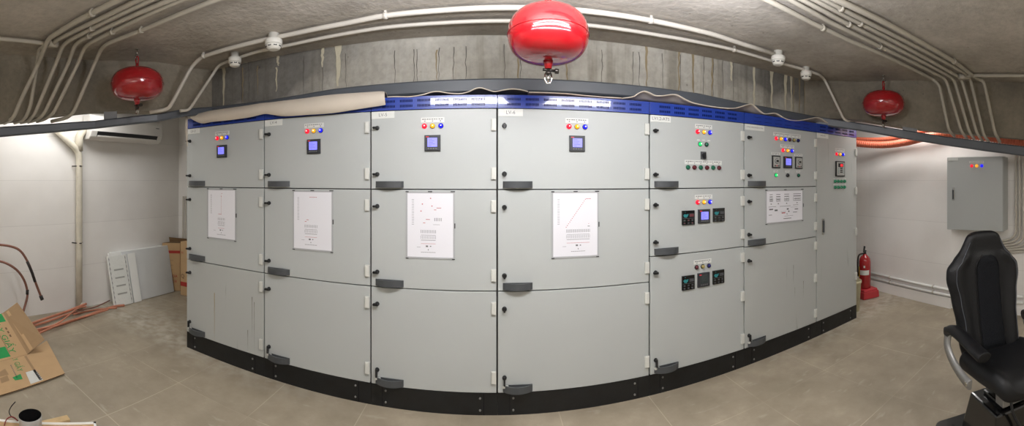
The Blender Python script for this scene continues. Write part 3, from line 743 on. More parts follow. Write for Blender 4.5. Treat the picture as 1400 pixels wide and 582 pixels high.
def wavy(edge, name, label, matn, yb=2.82, extra=None):
    rows = [[], [], [], []]
    for px, a in edge:
        p = pty(px, a, 2.672); z = p.z; zb = 2.224
        rows[0].append(Vector((p.x, 2.672, z))); rows[1].append(Vector((p.x*1.0, 2.70, z*.97+zb*.03+.002))); rows[2].append(Vector((p.x*1.01, 2.75, z*.6+zb*.4))); rows[3].append(Vector((p.x*1.02, yb, zb)))
    mb = MB(); mb.grid([smooth_path(r, 4) for r in rows]); o = mb.build(name, [matn, 'sheet'], solid=.007); o.modifiers['s'].material_offset_rim = 1
    return tag(o, label, 'sheet')
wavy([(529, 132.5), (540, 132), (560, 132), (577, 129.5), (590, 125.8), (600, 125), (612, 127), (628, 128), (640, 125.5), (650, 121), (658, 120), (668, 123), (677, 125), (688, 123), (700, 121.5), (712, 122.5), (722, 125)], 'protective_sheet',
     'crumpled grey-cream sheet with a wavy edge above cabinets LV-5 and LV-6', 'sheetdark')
wavy([(723, 126), (745, 126.5), (775, 128), (800, 130.5), (825, 132.5), (850, 134)], 'protective_sheet', 'flat pinkish sheet lying on the hood of cabinet LV-6', 'sheetpink')
wavy([(852, 134), (866, 132), (874, 127), (881, 124.5), (888, 126.5), (897, 130.5), (908, 130.5), (919, 129), (927, 130), (938, 136), (950, 141), (968, 144.5), (985, 147), (1003, 148), (1014, 145.5), (1024, 142.5), (1030, 143), (1038, 150), (1046, 155.5), (1058, 154.5), (1064, 156), (1074, 162), (1084, 164.5), (1096, 164.5), (1108, 162), (1118, 160.5), (1125, 163), (1132, 168), (1142, 172), (1150, 175)],
     'protective_sheet', 'long rumpled cream sheet along the hoods of the right-hand cabinets', 'sheet')
# loose strip hanging down at the left end of the line-up
mb = MB(); mb.grid([[pt(x, y, 3.72) for x, y in ((253.5, 158), (253.2, 172), (254, 188), (255.5, 200))], [pt(x, y, 3.72) for x, y in ((256.5, 157), (256.6, 172), (256.6, 188), (256.6, 200))]])
tag(mb.build('sheet_strip', 'sheet', solid=.004), 'narrow grey strip of sheeting hanging at the left edge of the line-up', 'sheet')

# ------------------------------------------------------------------ conduits
def conduit(paths, r, label, clamps=(), mt='conduit', extra=None, group=None, name='conduit'):
    t = thing(name, label, 'conduit', Vector(paths[0])-Vector((0,0,r)), group)
    pth = round_path(paths, .055)
    MB().tube(pth, r, 0, 10).build('pipe', mt, t)
    for c, d in clamps:
        d = Vector(d).normalized()
        MB().tube([c-d*.013, c+d*.013], r*1.32, 0, 12).box(c.x-.008, c.x+.008, c.y-.008, c.y+.008, c.z, CEIL).build('saddle_clip', mt, t)
    return t
R = .016
def bundle(ceil_pts, drop_pts, label, group, clampat=None, r=R, mt='conduit'):
    P = [cp(x, y, r+.012) for x, y in ceil_pts]
    d = (P[0]-P[1]).normalized(); d.z = 0; P.insert(0, P[0]+d.normalized()*1.3)
    cl = []
    if clampat is not None:
        a, b = P[clampat[0]], P[clampat[0]+1]; cl = [(a+(b-a)*clampat[1], b-a)]
    for x, y, rho in drop_pts: P.append(pt(x, y, rho))
    return conduit(P, r, label, cl, mt, None, group)
GL = 'conduits crossing the ceiling and dropping down the left beam'; GR = 'conduits crossing the ceiling and dropping down the right beam'
bundle([(161.6, 0), (100, 31.5), (66, 53)], [(52, 88, 3.22), (27, 140, 3.27), (18.5, 161, 3.30), (6, 168, 3.50)], 'leftmost painted conduit dropping from the ceiling at the left edge', GL, (1, .55), r=.018)
bundle([(189, 0), (140, 24), (78, 54), (73, 59)], [], 'short painted conduit ending at the oval box on the left ceiling', GL, None)
bundle([(206, 0), (140, 31), (95, 55), (86, 62)], [(76, 88, 3.22), (47, 157, 3.32), (39, 165.5, 3.42), (28, 167.5, 3.5)], 'third painted conduit from the left edge', GL, (2, .3))
bundle([(232, 0), (140, 40), (110, 55), (102, 62)], [(93, 88, 3.24), (60, 156, 3.34), (50, 164, 3.42), (38, 166.5, 3.5)], 'fourth painted conduit from the left edge', GL, (2, .6))
bundle([(247, 0), (140, 50), (122, 59), (115, 66)], [(106, 88, 3.26), (73, 155, 3.36), (62, 162.5, 3.44), (50, 166, 3.5)], 'fifth painted conduit from the left edge', GL, (1, .85))
bundle([(290, 2), (200, 39), (146, 60), (138, 67)], [(130, 86, 3.28), (101, 153, 3.38), (92, 161, 3.44), (70, 166, 3.52)], 'painted conduit nearest the left red fire extinguisher', GL, (2, .12))
# oval conduit box and pipe on the far left
t = thing('conduit_box', 'oval conduit junction box on the left ceiling where pipes meet', 'junction box', cp(70, 61, .05))
MB().lathe([(.001, -.022), (.035, -.02), (.036, .015), (.001, .017)], cp(71, 61, .03), (0,0,1), 0, 20).tube([cp(66, 58.5, .03), cp(78, 61, .03)], .026, 0, 12).build('box', 'conduit', t)
conduit([cp(-30, 51.5, .03), cp(0, 53, .03), cp(52, 58, .03), cp(64, 60, .03)], R, 'painted conduit running in from the left edge along the ceiling', [], 'conduit', None, GL)
conduit([cp(62, 61, .045), pt(53, 68, 3.18), pt(49.5, 96, 3.26), pt(41.5, 146, 3.30), pt(34, 163, 3.36), pt(20, 168, 3.5)], R, 'painted conduit dropping from the oval box, crossing behind the leftmost one', [], 'conduit', None, GL)
# right bundle
bundle([(1048, 0), (1108.7, 31), (1160, 55), (1218.7, 80), (1275, 108)], [(1284, 116, 4.02), (1286.5, 128, 4.05), (1297, 178, 4.08), (1305, 186, 4.22)], 'painted conduit nearest the right red fire extinguisher', GR, (2, .3))
bundle([(1081, 0), (1136, 31), (1200, 62), (1218.7, 71), (1288, 105)], [(1294, 111, 4.05), (1314, 179, 4.1), (1322, 189, 4.22)], 'second painted conduit right of the hanging extinguisher', GR, (3, .2))
bundle([(1098, 0), (1150, 28), (1200, 53), (1300, 105)], [(1305, 111, 4.07), (1325, 180, 4.12), (1332, 190, 4.24)], 'third painted conduit right of the hanging extinguisher', GR, (2, .2))
bundle([(1115, 0), (1160, 24), (1200, 44), (1309, 104)], [(1315, 110, 4.08), (1335.5, 182, 4.13), (1343, 192, 4.26)], 'fourth painted conduit right of the hanging extinguisher', GR, (2, .4))
bundle([(1129, 0), (1170, 22), (1200, 37), (1319, 99.5)], [(1326.5, 108, 4.1), (1345, 185, 4.15), (1352, 193.5, 4.28)], 'fifth painted conduit right of the hanging extinguisher', GR, (1, .5))
bundle([(1144, 0), (1208, 30), (1306, 85), (1332, 105)], [(1338, 108, 4.08), (1345, 111, 4.12), (1360, 181, 4.17), (1367, 194, 4.3)], 'outermost painted conduit of the right bundle, farthest to the right', GR, (2, .98), r=.018)
conduit([cp(1320, 103.3, .03), cp(1360, 103.3, .03), cp(1400, 103.5, .03), cp(1450, 104, .03)], R, 'single painted conduit running along the ceiling to the right edge', [], 'conduit', None, GR)
t = thing('conduit_box', 'oval conduit junction box on the right ceiling by the bundle', 'junction box', cp(1316, 105, .05))
MB().lathe([(.001, -.022), (.035, -.02), (.036, .015), (.001, .017)], cp(1316, 105, .035), (0,0,1), 0, 20).tube([cp(1311, 104, .03), cp(1324, 105.5, .03)], .026, 0, 12).build('box', 'conduit', t)
# two pipes along the back beam
P1 = [(525, 21.5), (600, 14.5), (700, 10.5), (800, 15), (890, 28), (975, 47), (1014, 60), (1060, 74)]
p1 = [pt(205, 153.5, 3.45), pt(228, 149.5, 3.42), pt(233, 145, 3.40), pt(262, 91, 3.42), cp(275, 78, .03), cp(305, 68.4, .03), cp(350, 57, .03), cp(400, 46.5, .03), cp(475, 31.5, .03)]+[cp(x, y, .03) for x, y in P1]
conduit(p1, .017, 'white conduit along the ceiling nearest the viewer above the cabinets', [(cp(x, y, .03), (1, 0, 0)) for x, y in ((527, 21.3), (890, 28))]+[(cp(278, 76.5, .03), (1,.3,0))], 'conduitw', None, 'conduits along the ceiling above the cabinets')
p2 = [pt(246, 151.5, 3.47), pt(256, 150.5, 3.5), pt(260, 148, 3.5), pt(290, 103, 3.6), cp(299, 89, .03), cp(310, 84.5, .03)]+[cp(x, y, .03) for x, y in ((350, 71), (400, 60.5), (460, 48), (525, 37.5), (600, 31.5), (695, 28.5), (805, 34.5), (900, 48), (1000, 67), (1055, 83), (1106, 97), (1120, 102))]+[pt(1127, 108, 4.1), pt(1154, 164, 4.12), pt(1168, 168, 4.22)]
conduit(p2, .0135, 'thinner white conduit along the corner of ceiling and back beam', [(cp(x, y, .03), (1, 0, 0)) for x, y in ((1004, 68),)], 'conduitw', None, 'conduits along the ceiling above the cabinets')

# smoke detectors
for (px, py, sc, lab) in ((374, 60, 1.1, 'white smoke detector on the ceiling, left pair, nearer the middle'), (321, 84, .95, 'white smoke detector on the ceiling, left pair, nearer the left beam'),
                    (1064, 82, 1.0, 'white smoke detector on the ceiling, right pair, nearer the middle'), (1102, 102.5, .9, 'white smoke detector on the ceiling, right pair, nearer the right beam')):
    q = ptz(px, py, CEIL-.075); t = thing('smoke_detector', lab, 'smoke detector', (q.x, q.y, q.z-.04), 'smoke detectors on the ceiling')
    MB().lathe([(.058*sc, -.008), (.060*sc, .0), (.060*sc, .026), (.052*sc, .034), (.038*sc, .037), (.038*sc, .075)], q, (0,0,1), 0, 28).build('base', 'det', t)
    hd = MB().lathe([(.030*sc, -.045), (.044*sc, -.038), (.052*sc, -.020), (.056*sc, -.009)], q, (0,0,1), 0, 28)
    for k in range(8):
        a = k*math.pi/4; c = q+Vector((math.cos(a)*.049*sc, math.sin(a)*.049*sc, -.022)); u = Vector((-math.sin(a), math.cos(a), 0)); rr = Vector((math.cos(a), math.sin(a), .25)).normalized()
        hd.obox(c-u*.012-rr*.003+Vector((0,0,-.004)), u, rr, (0,0,1), .024, .006, .010, 1)
    hd.build('sensor_head', ['det', 'plastic'], t)

# ------------------------------------------------------------------ hanging automatic extinguishers
def extinguisher_ball(px, rho, label, tilt=0., hide_top=False):
    b = pt(px, 0, rho); cx, cy = b.x, b.y; zc = 2.408 if rho < 3 else 2.417
    t = thing('hanging_extinguisher', label, 'fire extinguisher', (cx, cy, 2.2), 'red automatic extinguishers hanging from the ceiling')
    prof = []
    A, B = .220, (.142 if rho < 3 else .128)
    for k in range(25):
        a = -math.pi/2+math.pi*k/24; rr = A*abs(math.cos(a))**.62; prof.append((rr, B*math.copysign(abs(math.sin(a))**.9, math.sin(a))))
    mb = MB().lathe(prof, (cx, cy, zc), (0,0,1), 0, 56)
    mb.tube([Vector((cx+.2225*math.cos(a*math.pi/28), cy+.2225*math.sin(a*math.pi/28), zc)) for a in range(56)], .0018, 0, 6, closed=True)
    mb.build('tank', 'red', t)
    MB().lathe([(.03, 0), (.024, -.02), (.018, -.045)], (cx, cy, zc-B+.006), (0,0,1), 0, 16).build('neck', 'red', t)
    z = zc-B-.035
    MB().lathe([(.012, 0), (.012, -.02), (.018, -.024), (.018, -.03), (.008, -.036)], (cx, cy, z), (0,0,1), 0, 14).tube([(cx-.03, cy, z-.008), (cx+.035, cy, z-.012)], .008, 0, 8).lathe([(.014, 0), (.014, .022)], (cx+.035, cy, z-.014), (1,0,0), 0, 12).build('valve', 'darkmetal', t)
    MB().tube([(cx-.016, cy, z-.03), (cx-.02, cy, z-.06), (cx-.01, cy, z-.082), (cx+.01, cy, z-.082), (cx+.02, cy, z-.06), (cx+.016, cy, z-.03)], .0045, 0, 8).tube([(cx, cy, z-.03), (cx, cy, z-.075)], .005, 0, 8).build('sprinkler_head', 'chrome', t)
    MB().lathe([(.016, 0), (.014, .05)], (cx, cy, zc+B-.006), (0,0,1), 0, 14).tube([(cx-.018, cy, zc+B+.075)]+[Vector((cx-.018*math.cos(a), cy, zc+B+.085+.018*math.sin(a))) for a in (.5, 1, 1.57, 2.1, 2.6)]+[(cx+.018, cy, zc+B+.075), (cx+.01, cy, zc+B+.04), (cx-.01, cy, zc+B+.04)], .006, 0, 8, closed=True).build('lifting_eye', 'red', t)
    e0 = zc+B+.10
    MB().tube([(cx, cy-.02, e0), (cx, cy-.012, e0+.02), (cx, cy+.012, e0+.02), (cx, cy+.02, e0), (cx, cy+.012, e0-.018), (cx, cy-.012, e0-.018)], .004, 0, 8, closed=True).tube([(cx, cy, e0+.018), (cx, cy, CEIL)], .005, 0, 8).lathe([(.018, -.004), (.018, 0)], (cx, cy, CEIL), (0,0,1), 0, 14).build('ceiling_hook', 'chrome', t)
extinguisher_ball(187.5, 3.21, 'red tank extinguisher hanging at the left above the air conditioner')
extinguisher_ball(749.5, 2.10, 'large-looking red tank extinguisher hanging nearest, top middle')
extinguisher_ball(1208, 4.02, 'red tank extinguisher hanging at the right beside the conduit bundle')

# ------------------------------------------------------------------ left wall: air conditioner, lagged pipe
xa = XL+.22; y0, y1 = 2.46, 3.62; zb, zt = 2.135, 2.445
t = thing('air_conditioner', 'white split air conditioner high on the left wall', 'air conditioner', (XL+.11, (y0+y1)/2, zb))
prof = [(XL+.005, zt), (xa-.06, zt), (xa-.012, zt-.02), (xa, zt-.07), (xa, zb+.10), (xa-.03, zb+.035), (xa-.075, zb), (XL+.005, zb)]
mb = MB(); mb.slab([(x, y0, z) for x, z in prof], (0, y1-y0, 0), 0); mb.build('casing', 'acw', t, bevel=.012)
d = Vector((-.045, 0, -.035)).normalized()
a = Vector((xa+.001, y0+.09, zb+.098)); MB().obox(a, (0,1,0), Vector((-.03, 0, -.065)).normalized(), Vector((.065, 0, -.03)).normalized(), y1-y0-.18, .068, .003).build('air_outlet', 'plastic', t)
MB().obox(Vector((xa-.020, y0+.10, zb+.05)), (0,1,0), Vector((-.03, 0, -.065)).normalized(), Vector((.065, 0, -.03)).normalized(), y1-y0-.20, .016, .010).build('louvre', 'acw', t)
MB().box(xa-.001, xa+.001, y1-.12, y1-.06, zt-.11, zt-.10).build('badge', 'ink', t)

pr = .042
pp = [pt(77, 175, 4.62), pt(113, 206, 4.70), pt(113.3, 250, 4.72), pt(113.6, 340, 4.72), pt(114, 418, 4.72)]
for p in pp[1:]: p.x = XL+.06; p.y = 2.375
pp[0] = Vector((XL+.06, 2.03, 2.26)); pp[-1].z = .03
t = thing('lagged_pipe', 'cream wrapped pipe running down the left wall below the air conditioner', 'pipe', (XL+.06, 2.375, .03))
MB().tube(round_path(pp, .08), pr, 0, 16).build('lagging', 'lag', t)
MB().tube(round_path([Vector((XL+.06, 2.375, 1.99)), Vector((XL+.06, 2.375, 2.20)), Vector((XL+.06, 2.52, 2.30))], .08), .05, 0, 14).build('branch', 'lag', t)
for z in (1.80, .84):
    MB().tube([(XL+.004, 2.375-.07, z), (XL+.05, 2.375-.052, z), (XL+.112, 2.375, z), (XL+.05, 2.375+.052, z), (XL+.004, 2.375+.06, z)], .007, 0, 8).build('pipe_clamp', 'tape', t)
MB().tube([(XL+.07, 2.38, .03), (XL+.12, 2.40, .08)], .03, 0, 12).build('end_cap', 'lag', t)

# ------------------------------------------------------------------ copper tubes along the left wall
G = 'copper tubes lying on the floor by the left wall'
def ct(pts, r, label, m_='copper'):
    tag(MB().tube(smooth_path(pts, 5), r, 0, 10).build('copper_tube', m_), label, 'tube', G)
fz = lambda px, py, z: ptz(px, py, z)
ct([fz(40, 455.5, .016), fz(80, 444, .016), fz(120, 431, .016), fz(151, 420, .016), fz(170, 417, .016)], .015, 'longest copper tube, foremost on the floor by the left wall')
ct([fz(30, 447, .06), fz(60, 436, .06), fz(90, 426, .06), fz(118, 415, .10)], .015, 'copper tube lying on the others and rising towards the lagged pipe')
ct([fz(35, 453, .03), fz(64, 447, .04), fz(80, 441, .06), fz(96, 429, .09), fz(107, 421, .09), fz(118, 419, .07)], .009, 'thin pale bent copper tube snaking over the pile')
ct([fz(30, 449, .03), fz(60, 441, .03), fz(88, 431, .03), fz(105, 426, .03)], .012, 'copper tube in the middle of the pile by the left wall')
ct([fz(100, 429.5, .015), fz(120, 425, .015), fz(140, 422, .015), fz(160, 420.5, .014)], .010, 'short copper tube pointing at the white boards')
ct([fz(95, 429, .04), fz(110, 424, .05), fz(130, 419.5, .05), fz(150, 410.5, .08)], .007, 'dark thin tube ending against the white boards', 'darkcopper')
ct([fz(45, 459, .02), fz(75, 446, .045), fz(100, 437, .045), fz(130, 428.5, .04), fz(148, 423, .04)], .010, 'reddish copper tube second from the front of the pile')
t = thing('copper_tube', 'upper bent copper tube arching in from the left edge before the wall', 'tube', pt(10, 410, 4.2))
MB().tube(smooth_path([pt(-60, 338, 4.1), pt(-30, 334, 4.1), pt(0, 334.5, 4.1), pt(18, 337.5, 4.1), pt(29, 344, 4.1), pt(38, 358, 4.1), pt(44, 372, 4.1), pt(49, 387, 4.1), pt(57, 407.5, 4.1)], 5), .013, 0, 10).build('tube', 'darkcopper', t)
MB().tube([pt(37, 357, 4.1), pt(40.5, 364.5, 4.1), pt(44, 373, 4.1), pt(48, 385, 4.1)], .0165, 0, 10).build('tape_wrap', 'tape', t)
MB().tube([pt(55.5, 404, 4.1), pt(57.8, 409.5, 4.1)], .020, 0, 10).build('end_plug', 'tape', t)
t = thing('copper_tube', 'lower bent copper tube curving down behind the open cardboard box', 'tube', pt(30, 425, 4.2))
MB().tube(smooth_path([pt(-60, 353, 4.15), pt(-30, 352, 4.15), pt(0, 357, 4.15), pt(14, 362.5, 4.15), pt(25, 371, 4.15), pt(33, 383, 4.15), pt(37, 396, 4.15), pt(37, 407, 4.15), pt(32, 425, 4.1), pt(28, 440, 4.05)], 5), .013, 0, 10).build('tube', 'darkcopper', t)
MB().tube([pt(37.5, 396, 4.15), pt(37.2, 402, 4.15)], .017, 0, 10).build('tape_wrap', 'tape', t)

# ------------------------------------------------------------------ boards leaning on the left wall
def lean(yA, yB, zt_, base, off, thick, label, matn, name='panel_board', topx=None, parts=None, skew=0.):
    """board leaning on the left wall between yA and yB"""
    a = Vector((XL+base, yA, .002)); b = Vector((XL+base, yB, .002)); c = Vector((XL+off, yB-skew, zt_)); d = Vector((XL+off, yA-skew, zt_))
    nrm = (b-a).cross(d-a).normalized()
    if nrm.x < 0: nrm = -nrm
    t = thing(name, label, 'board', a+(b-a)/2, 'boards leaning on the left wall')
    MB().slab([a, b, c, d], nrm*thick, 0, 1).build('board', [matn, 'foam'], t, bevel=.002)
    return t, a, b, c, d, nrm*thick
lean(2.86, 3.78, .665, .10, .004, .022, 'rearmost white foam board of the stack on the left wall', 'foam')
lean(2.84, 3.82, .66, .135, .03, .022, 'middle white foam board of the leaning stack', 'foam', skew=.02)
t, a, b, c, d, nn = lean(3.02, 3.87, .665, .175, .062, .022, 'large bare grey-faced board at the front of the leaning stack', 'board', skew=.02)
t, a, b, c, d, nn = lean(2.80, 3.10, .63, .21, .09, .022, 'film-wrapped white board with printed tape, left front of the stack', 'wrap', skew=.04)
ex = (b-a); up = (d-a)
for k, u in enumerate((.07, .93)):
    o_ = a+ex*(u-.015)+up*.03+nn*1.04
    vs = [o_+up*(.94*q/60)+ex*(.03 if (q//3) % 2 else .012) for q in range(61)]+[o_+up*(.94*q/60) for q in range(61)]
    tm = MB(); tm.add(vs, [(q, q+1, 62+q, 61+q) for q in range(60)], 0); tm.build('printed_tape', 'ink', t)
for j in range(4):
    o_ = a+ex*.25+up*(.22+.16*j)+nn*1.03; MB().slab([o_, o_+ex*.5, o_+ex*.5+up*.03, o_+up*.03], nn.normalized()*.001, 0).build('printed_line', 'lightgrey', t)
t, a, b, c, d, nn = lean(3.12, 3.24, .635, .215, .10, .016, 'narrow white film strip standing between the wrapped and the bare board', 'foam', skew=.03)

# cartons in the back left corner
def carton(P0, P1, zt_, dep, label, bands, txt, open_top=False):
    """front face from floor point P0 to P1, body behind it towards +Y"""
    P0 = Vector((P0.x, P0.y, .002)); P1 = Vector((P1.x, P1.y, .002)); e = (P1-P0); W = e.length; e.normalize(); dv = Vector((0, dep, 0)); up = Vector((0,0,1)); nf = Vector((e.y, -e.x, 0))
    t = thing('cardboard_carton', label, 'carton', (P0+P1+dv)/2, 'tall cartons in the back left corner')
    MB().slab([P0, P1, P1+dv, P0+dv], up*zt_, 0).build('carton', ['card'], t, bevel=.003)
    for z0, z1 in bands: MB().slab([P0+e*.002+nf*.001+up*z0, P1-e*.002+nf*.001+up*z0, P1-e*.002+nf*.001+up*z1, P0+e*.002+nf*.001+up*z1], nf*.001, 0).build('printed_band', 'cardred', t)
    for s_, x, z, sz, m_ in txt: MB().text(s_, sz, lambda u, v: P0+e*(x*W+u)+up*(z+v)+nf*.0035, 0).build('printed_lettering', m_, t)
    if open_top:
        MB().slab([P0+up*zt_+dv, P1+up*zt_+dv, P1+up*(zt_+.05)+dv*.9, P0+up*(zt_+.07)+dv*.9], (0, -.004, .002), 0).build('flap', 'carde', t)
        MB().slab([P0+up*zt_+e*.01, P1+up*zt_-e*.01, P1+up*zt_+dv*.9-e*.01, P0+up*zt_+dv*.9+e*.01], (0,0,.001), 0).build('open_mouth', 'carde', t)
    return t
g0 = ptz(219, 400, 0); g0 = Vector((-4.275, 3.79, 0)); g1 = ptz(246.3, 397.8, 0)
carton(g0, g1, .70, .15, 'open cardboard carton with red band between the leaning boards and the corner', [(.55, .59)], [('FI', .22, .64, .06, 'brown'), ('HOA', .62, .215, .055, 'cardred'), ('3218', .62, .14, .05, 'cardred'), ('-----', .5, .45, .04, 'brown'), ('-----', .5, .38, .04, 'brown'), ('-----', .5, .31, .04, 'brown')], True)
g0 = ptz(246.8, 402.8, 0); g1 = Vector((g0.x+.24, g0.y+.03, 0))
carton(g0, g1, .755, .20, 'narrow cardboard carton with red band near its foot, touching the first cabinet', [(.13, .19)], [('H', .14, .60, .05, 'cardred'), ('Q', .17, .27, .08, 'brown')])
for k, x in enumerate((249.5, 253)):
    p = pty(x, 280, 4.10); tag(MB().tube([(p.x, 4.09, .01), (p.x+.006, 4.11, 1.38)], .012, 0, 10).build('plastic_trunking', 'conduitw'), ['left', 'right'][k]+' one of two thin white tubes standing in the back left corner', 'tube', 'thin white tubes in the corner')

# ------------------------------------------------------------------ flattened cardboard box bottom left
fA = ptz(0, 493, .035); fB = ptz(37.5, 483.5, .035)
t = thing('cardboard_box', 'unfolded cardboard box with green print on the floor, bottom left', 'box', (-3.1, 1.2, .0))
z = .012
q = [ptz(88.5, 511, z), ptz(0, 541, z), ptz(-40, 553, z), ptz(-40, 503, z), ptz(0, 492, z), ptz(38, 482, z), ptz(64, 466, z)]
MB().slab(q, (0,0,.006), 0, 1).build('bottom_panel', ['card', 'carde'], t)
def onplane(o_, ux, uy, off):
    o_ = Vector(o_); ux = Vector(ux); uy = Vector(uy); n_ = ux.cross(uy).normalized()
    return lambda a, b: o_+ux*a+uy*b+n_*off
# upright leaning panel
A0 = ptz(-30, 500, .02); A1 = ptz(37.5, 484, .02); A2 = pt(4, 427.5, 3.86); A3 = pt(-50, 447, 3.75)
nA = (A1-A0).cross(A3-A0).normalized()
if nA.z < 0: nA = -nA
MB().slab([A0, A1, A2, A3], -nA*.006, 0, 1).build('side_panel', ['card', 'carde'], t)
B1 = pt(61, 464, 3.66); B2 = pt(23.5, 413, 3.98)
nB = (B1-A1).cross(A2-A1).normalized()
if nB.z < 0: nB = -nB
fl = MB().slab([A1, B1, B2, A2], -nB*.006, 0, 1)
def strip(mb, P, Q, R_, S_, u0, u1, v0, v1, nrm, mi):
    f = lambda u, v: (P*(1-u)+Q*u)*(1-v)+(S_*(1-u)+R_*u)*v
    mb.add([f(u0, v0)+nrm*.001, f(u1, v0)+nrm*.001, f(u1, v1)+nrm*.001, f(u0, v1)+nrm*.001], [(0,1,2,3)], mi)
strip(fl, A1, B1, B2, A2, .18, .34, .02, .97, nB, 2)
for k in range(14): strip(fl, A1, B1, B2, A2, .42, .52, .32+.02*k, .332+.02*k, nB, 3)
fl.build('side_flap', ['cardd', 'carde', 'card', 'brown'], t)
# return flange on the far edge
# green printing on the side panel
u = (A1-A0).normalized(); v = (A2-A1).normalized(); 
pr_ = MB()
off = nA*.0015
def quadA(u0, u1, v0, v1, mi=0):   # v along A1->A2 , u back from that edge in metres
    P = lambda uu, vv: A1+v*vv-u*uu+off
    pr_.add([P(u0, v0), P(u1, v0), P(u1, v1), P(u0, v1)], [(0,1,2,3)], mi)
Lv = (A2-A1).length
quadA(.02, .5, Lv*.79, Lv*.985)
quadA(.165, .5, Lv*.04, Lv*.26)
pr_.text('LY GIẤY', .085, lambda a, b: A1-u*(.125-b)+v*(.20-a)+off*1.2, 0)
for k in range(3): quadA(.05, .068, .20+.04*k, .225+.04*k, 1)
quadA(.155, .16, .05, .30, 1)
pr_.build('printed_lettering', ['green', 'brown'], t)
# printing on the floor panel
pr_ = MB(); zz = Vector((0,0,.0205))
e1 = (ptz(88.5, 511, z)-ptz(0, 541, z)); e1.z = 0; e1.normalize(); e2 = Vector((-e1.y, e1.x, 0))
if e2.y < 0: e2 = -e2
def P2(px, py): p = ptz(px, py, z); p.z = .0195; return p
pr_.text('LY GIẤY', .075, lambda a, b: P2(23, 498)+(P2(27, 508)-P2(20, 492)).normalized()*a+e1*b, 0)
pr_.add([P2(17, 517), P2(28, 512), P2(31, 519), P2(21, 521)], [(0,1,2,3)], 0)
pr_.add([P2(35, 510), P2(48, 506), P2(59, 520), P2(42, 526)], [(0,1,2,3)], 1)
for k in range(5): pr_.add([p+Vector((0,0,.0006)) for p in (P2(48+k*1.5, 510+k*2.2), P2(51+k*1.5, 509+k*2.2), P2(52+k*1.5, 510.2+k*2.2), P2(49+k*1.5, 511.2+k*2.2))], [(0,1,2,3)], 2)
pr_.add([P2(33, 488), P2(36, 487), P2(57, 520), P2(54, 521)], [(0,1,2,3)], 3)
for k in range(9): pr_.add([P2(14+k*1.0, 500+k*2.0), P2(15.4+k*1.0, 499.6+k*2.0), P2(15.9+k*1.0, 500.8+k*2.0), P2(14.5+k, 501.2+k*2.0)], [(0,1,2,3)], 2)
pr_.add([P2(0, 509), P2(7, 505), P2(12, 513), P2(0, 516)], [(0,1,2,3)], 3); pr_.add([P2(0, 518), P2(10, 514), P2(13, 521), P2(2, 525)], [(0,1,2,3)], 3)
pr_.build('printed_lettering', ['green', 'plate', 'ink', 'cardd'], t)

# ------------------------------------------------------------------ bottom-left corner things
c1 = ptz(131, 577, .20); c0 = ptz(0, 573.5, .20); dd = (c0-c1); dd.z = 0; c0 = c1+dd*1.5; inn = Vector((dd.y, -dd.x, 0)).normalized()
if inn.dot(c1) > 0: inn = -inn
t = thing('storage_box', 'low brown box with white edging cut by the bottom left corner', 'box', (c1+c0)/2+inn*.2-Vector((0,0,.2)))
MB().slab([c0-Vector((0,0,.2)), c1-Vector((0,0,.2)), c1+inn*.42-Vector((0,0,.2)), c0+inn*.42-Vector((0,0,.2))], (0,0,.198), 0).build('carton', 'card', t)
l1 = dd.normalized(); em = MB().obox(c1-Vector((0,0,.03)), l1, inn, (0,0,1), dd.length*1.5, .014, .034).obox(c1-Vector((0,0,.03)), l1, inn, (0,0,1), .014, .42, .034)
em.build('edging', 'foam', t)
rc = ptz(42, 572, .26)
t = thing('tube_ring', 'short grey tube with black inside standing on the low brown box', 'tube', (rc.x, rc.y, .201))
MB().lathe([(.064, 0), (.068, .074), (.066, .078), (.060, .076), (.058, .01)], (rc.x, rc.y, .201), (-.05, -.04, 1), 0, 32, mis=[0, 0, 1, 1]).build('ring', ['tube', 'void'], t)
w0 = ptz(96, 571, .03); w1 = ptz(40, 584, .03)
tag(MB().obox(w0, (w1-w0).normalized(), Vector((0,0,1)).cross((w1-w0).normalized()).normalized()*-1, (0,0,1), .42, .055, .022).build('wood_offcut', 'wood', bevel=.003), 'raw pale wood offcut lying on the floor behind the low brown box', 'wood')
bpy.data.objects['wood_offcut'].location.z = .0
def wz(px, py, z): return ptz(px, py, z)
tag(MB().tube(smooth_path([wz(21, 549, .33), wz(15, 556, .29), wz(12.5, 563, .25), wz(15.5, 569, .225), wz(21, 572, .215), wz(25, 575, .21)], 5), .003, 0, 8).build('wire', 'plastic'), 'black wire end sticking up from the low brown box', 'wire')
tag(MB().tube(smooth_path([wz(6, 581, .21), wz(9, 573, .215), wz(15, 569.5, .24), wz(20, 571, .225), wz(24, 575, .21)], 5), .0035, 0, 8).build('wire', 'wirered'), 'dark red wire lying on the low brown box', 'wire')

# ------------------------------------------------------------------ right wall: box, hoses, pipes, floor extinguisher
def wx(y):
    for (xa_, ya), (xb, yb) in zip(WR, WR[1:]):
        if ya >= y >= yb: return xa_+(xb-xa_)*(ya-y)/(ya-yb)
    return WR[-1][0]
fx = 4.335
t = thing('wall_cabinet', 'grey electrical box with three lamps mounted on the right wall', 'electrical cabinet', (fx+.1, 1.44, 1.03))
MB().box(fx, wx(1.45)-.012, 1.09, 1.79, 1.03, 1.90).build('body', 'cab', t, bevel=.004)
dr = MB().box(fx-.018, fx, 1.095, 1.785, 1.035, 1.895).build('door', 'cab', t, bevel=.003)
fx2 = fx-.018
for k, c in enumerate(RYB):
    mb = MB().lathe([(.0185, 0), (.0185, .005), (.015, .007), (.0145, .014), (.008, .02)], (fx2, 1.47-(k)*.062, 1.792), (-1,0,0), 0, 18)
    mb.build('indicator_lamp', c, dr)['label'] = ['lit red lamp', 'lit amber lamp', 'lit blue lamp'][k]
mb = MB().box(fx2-.003, fx2, 1.32, 1.50, 1.823, 1.85, 0)
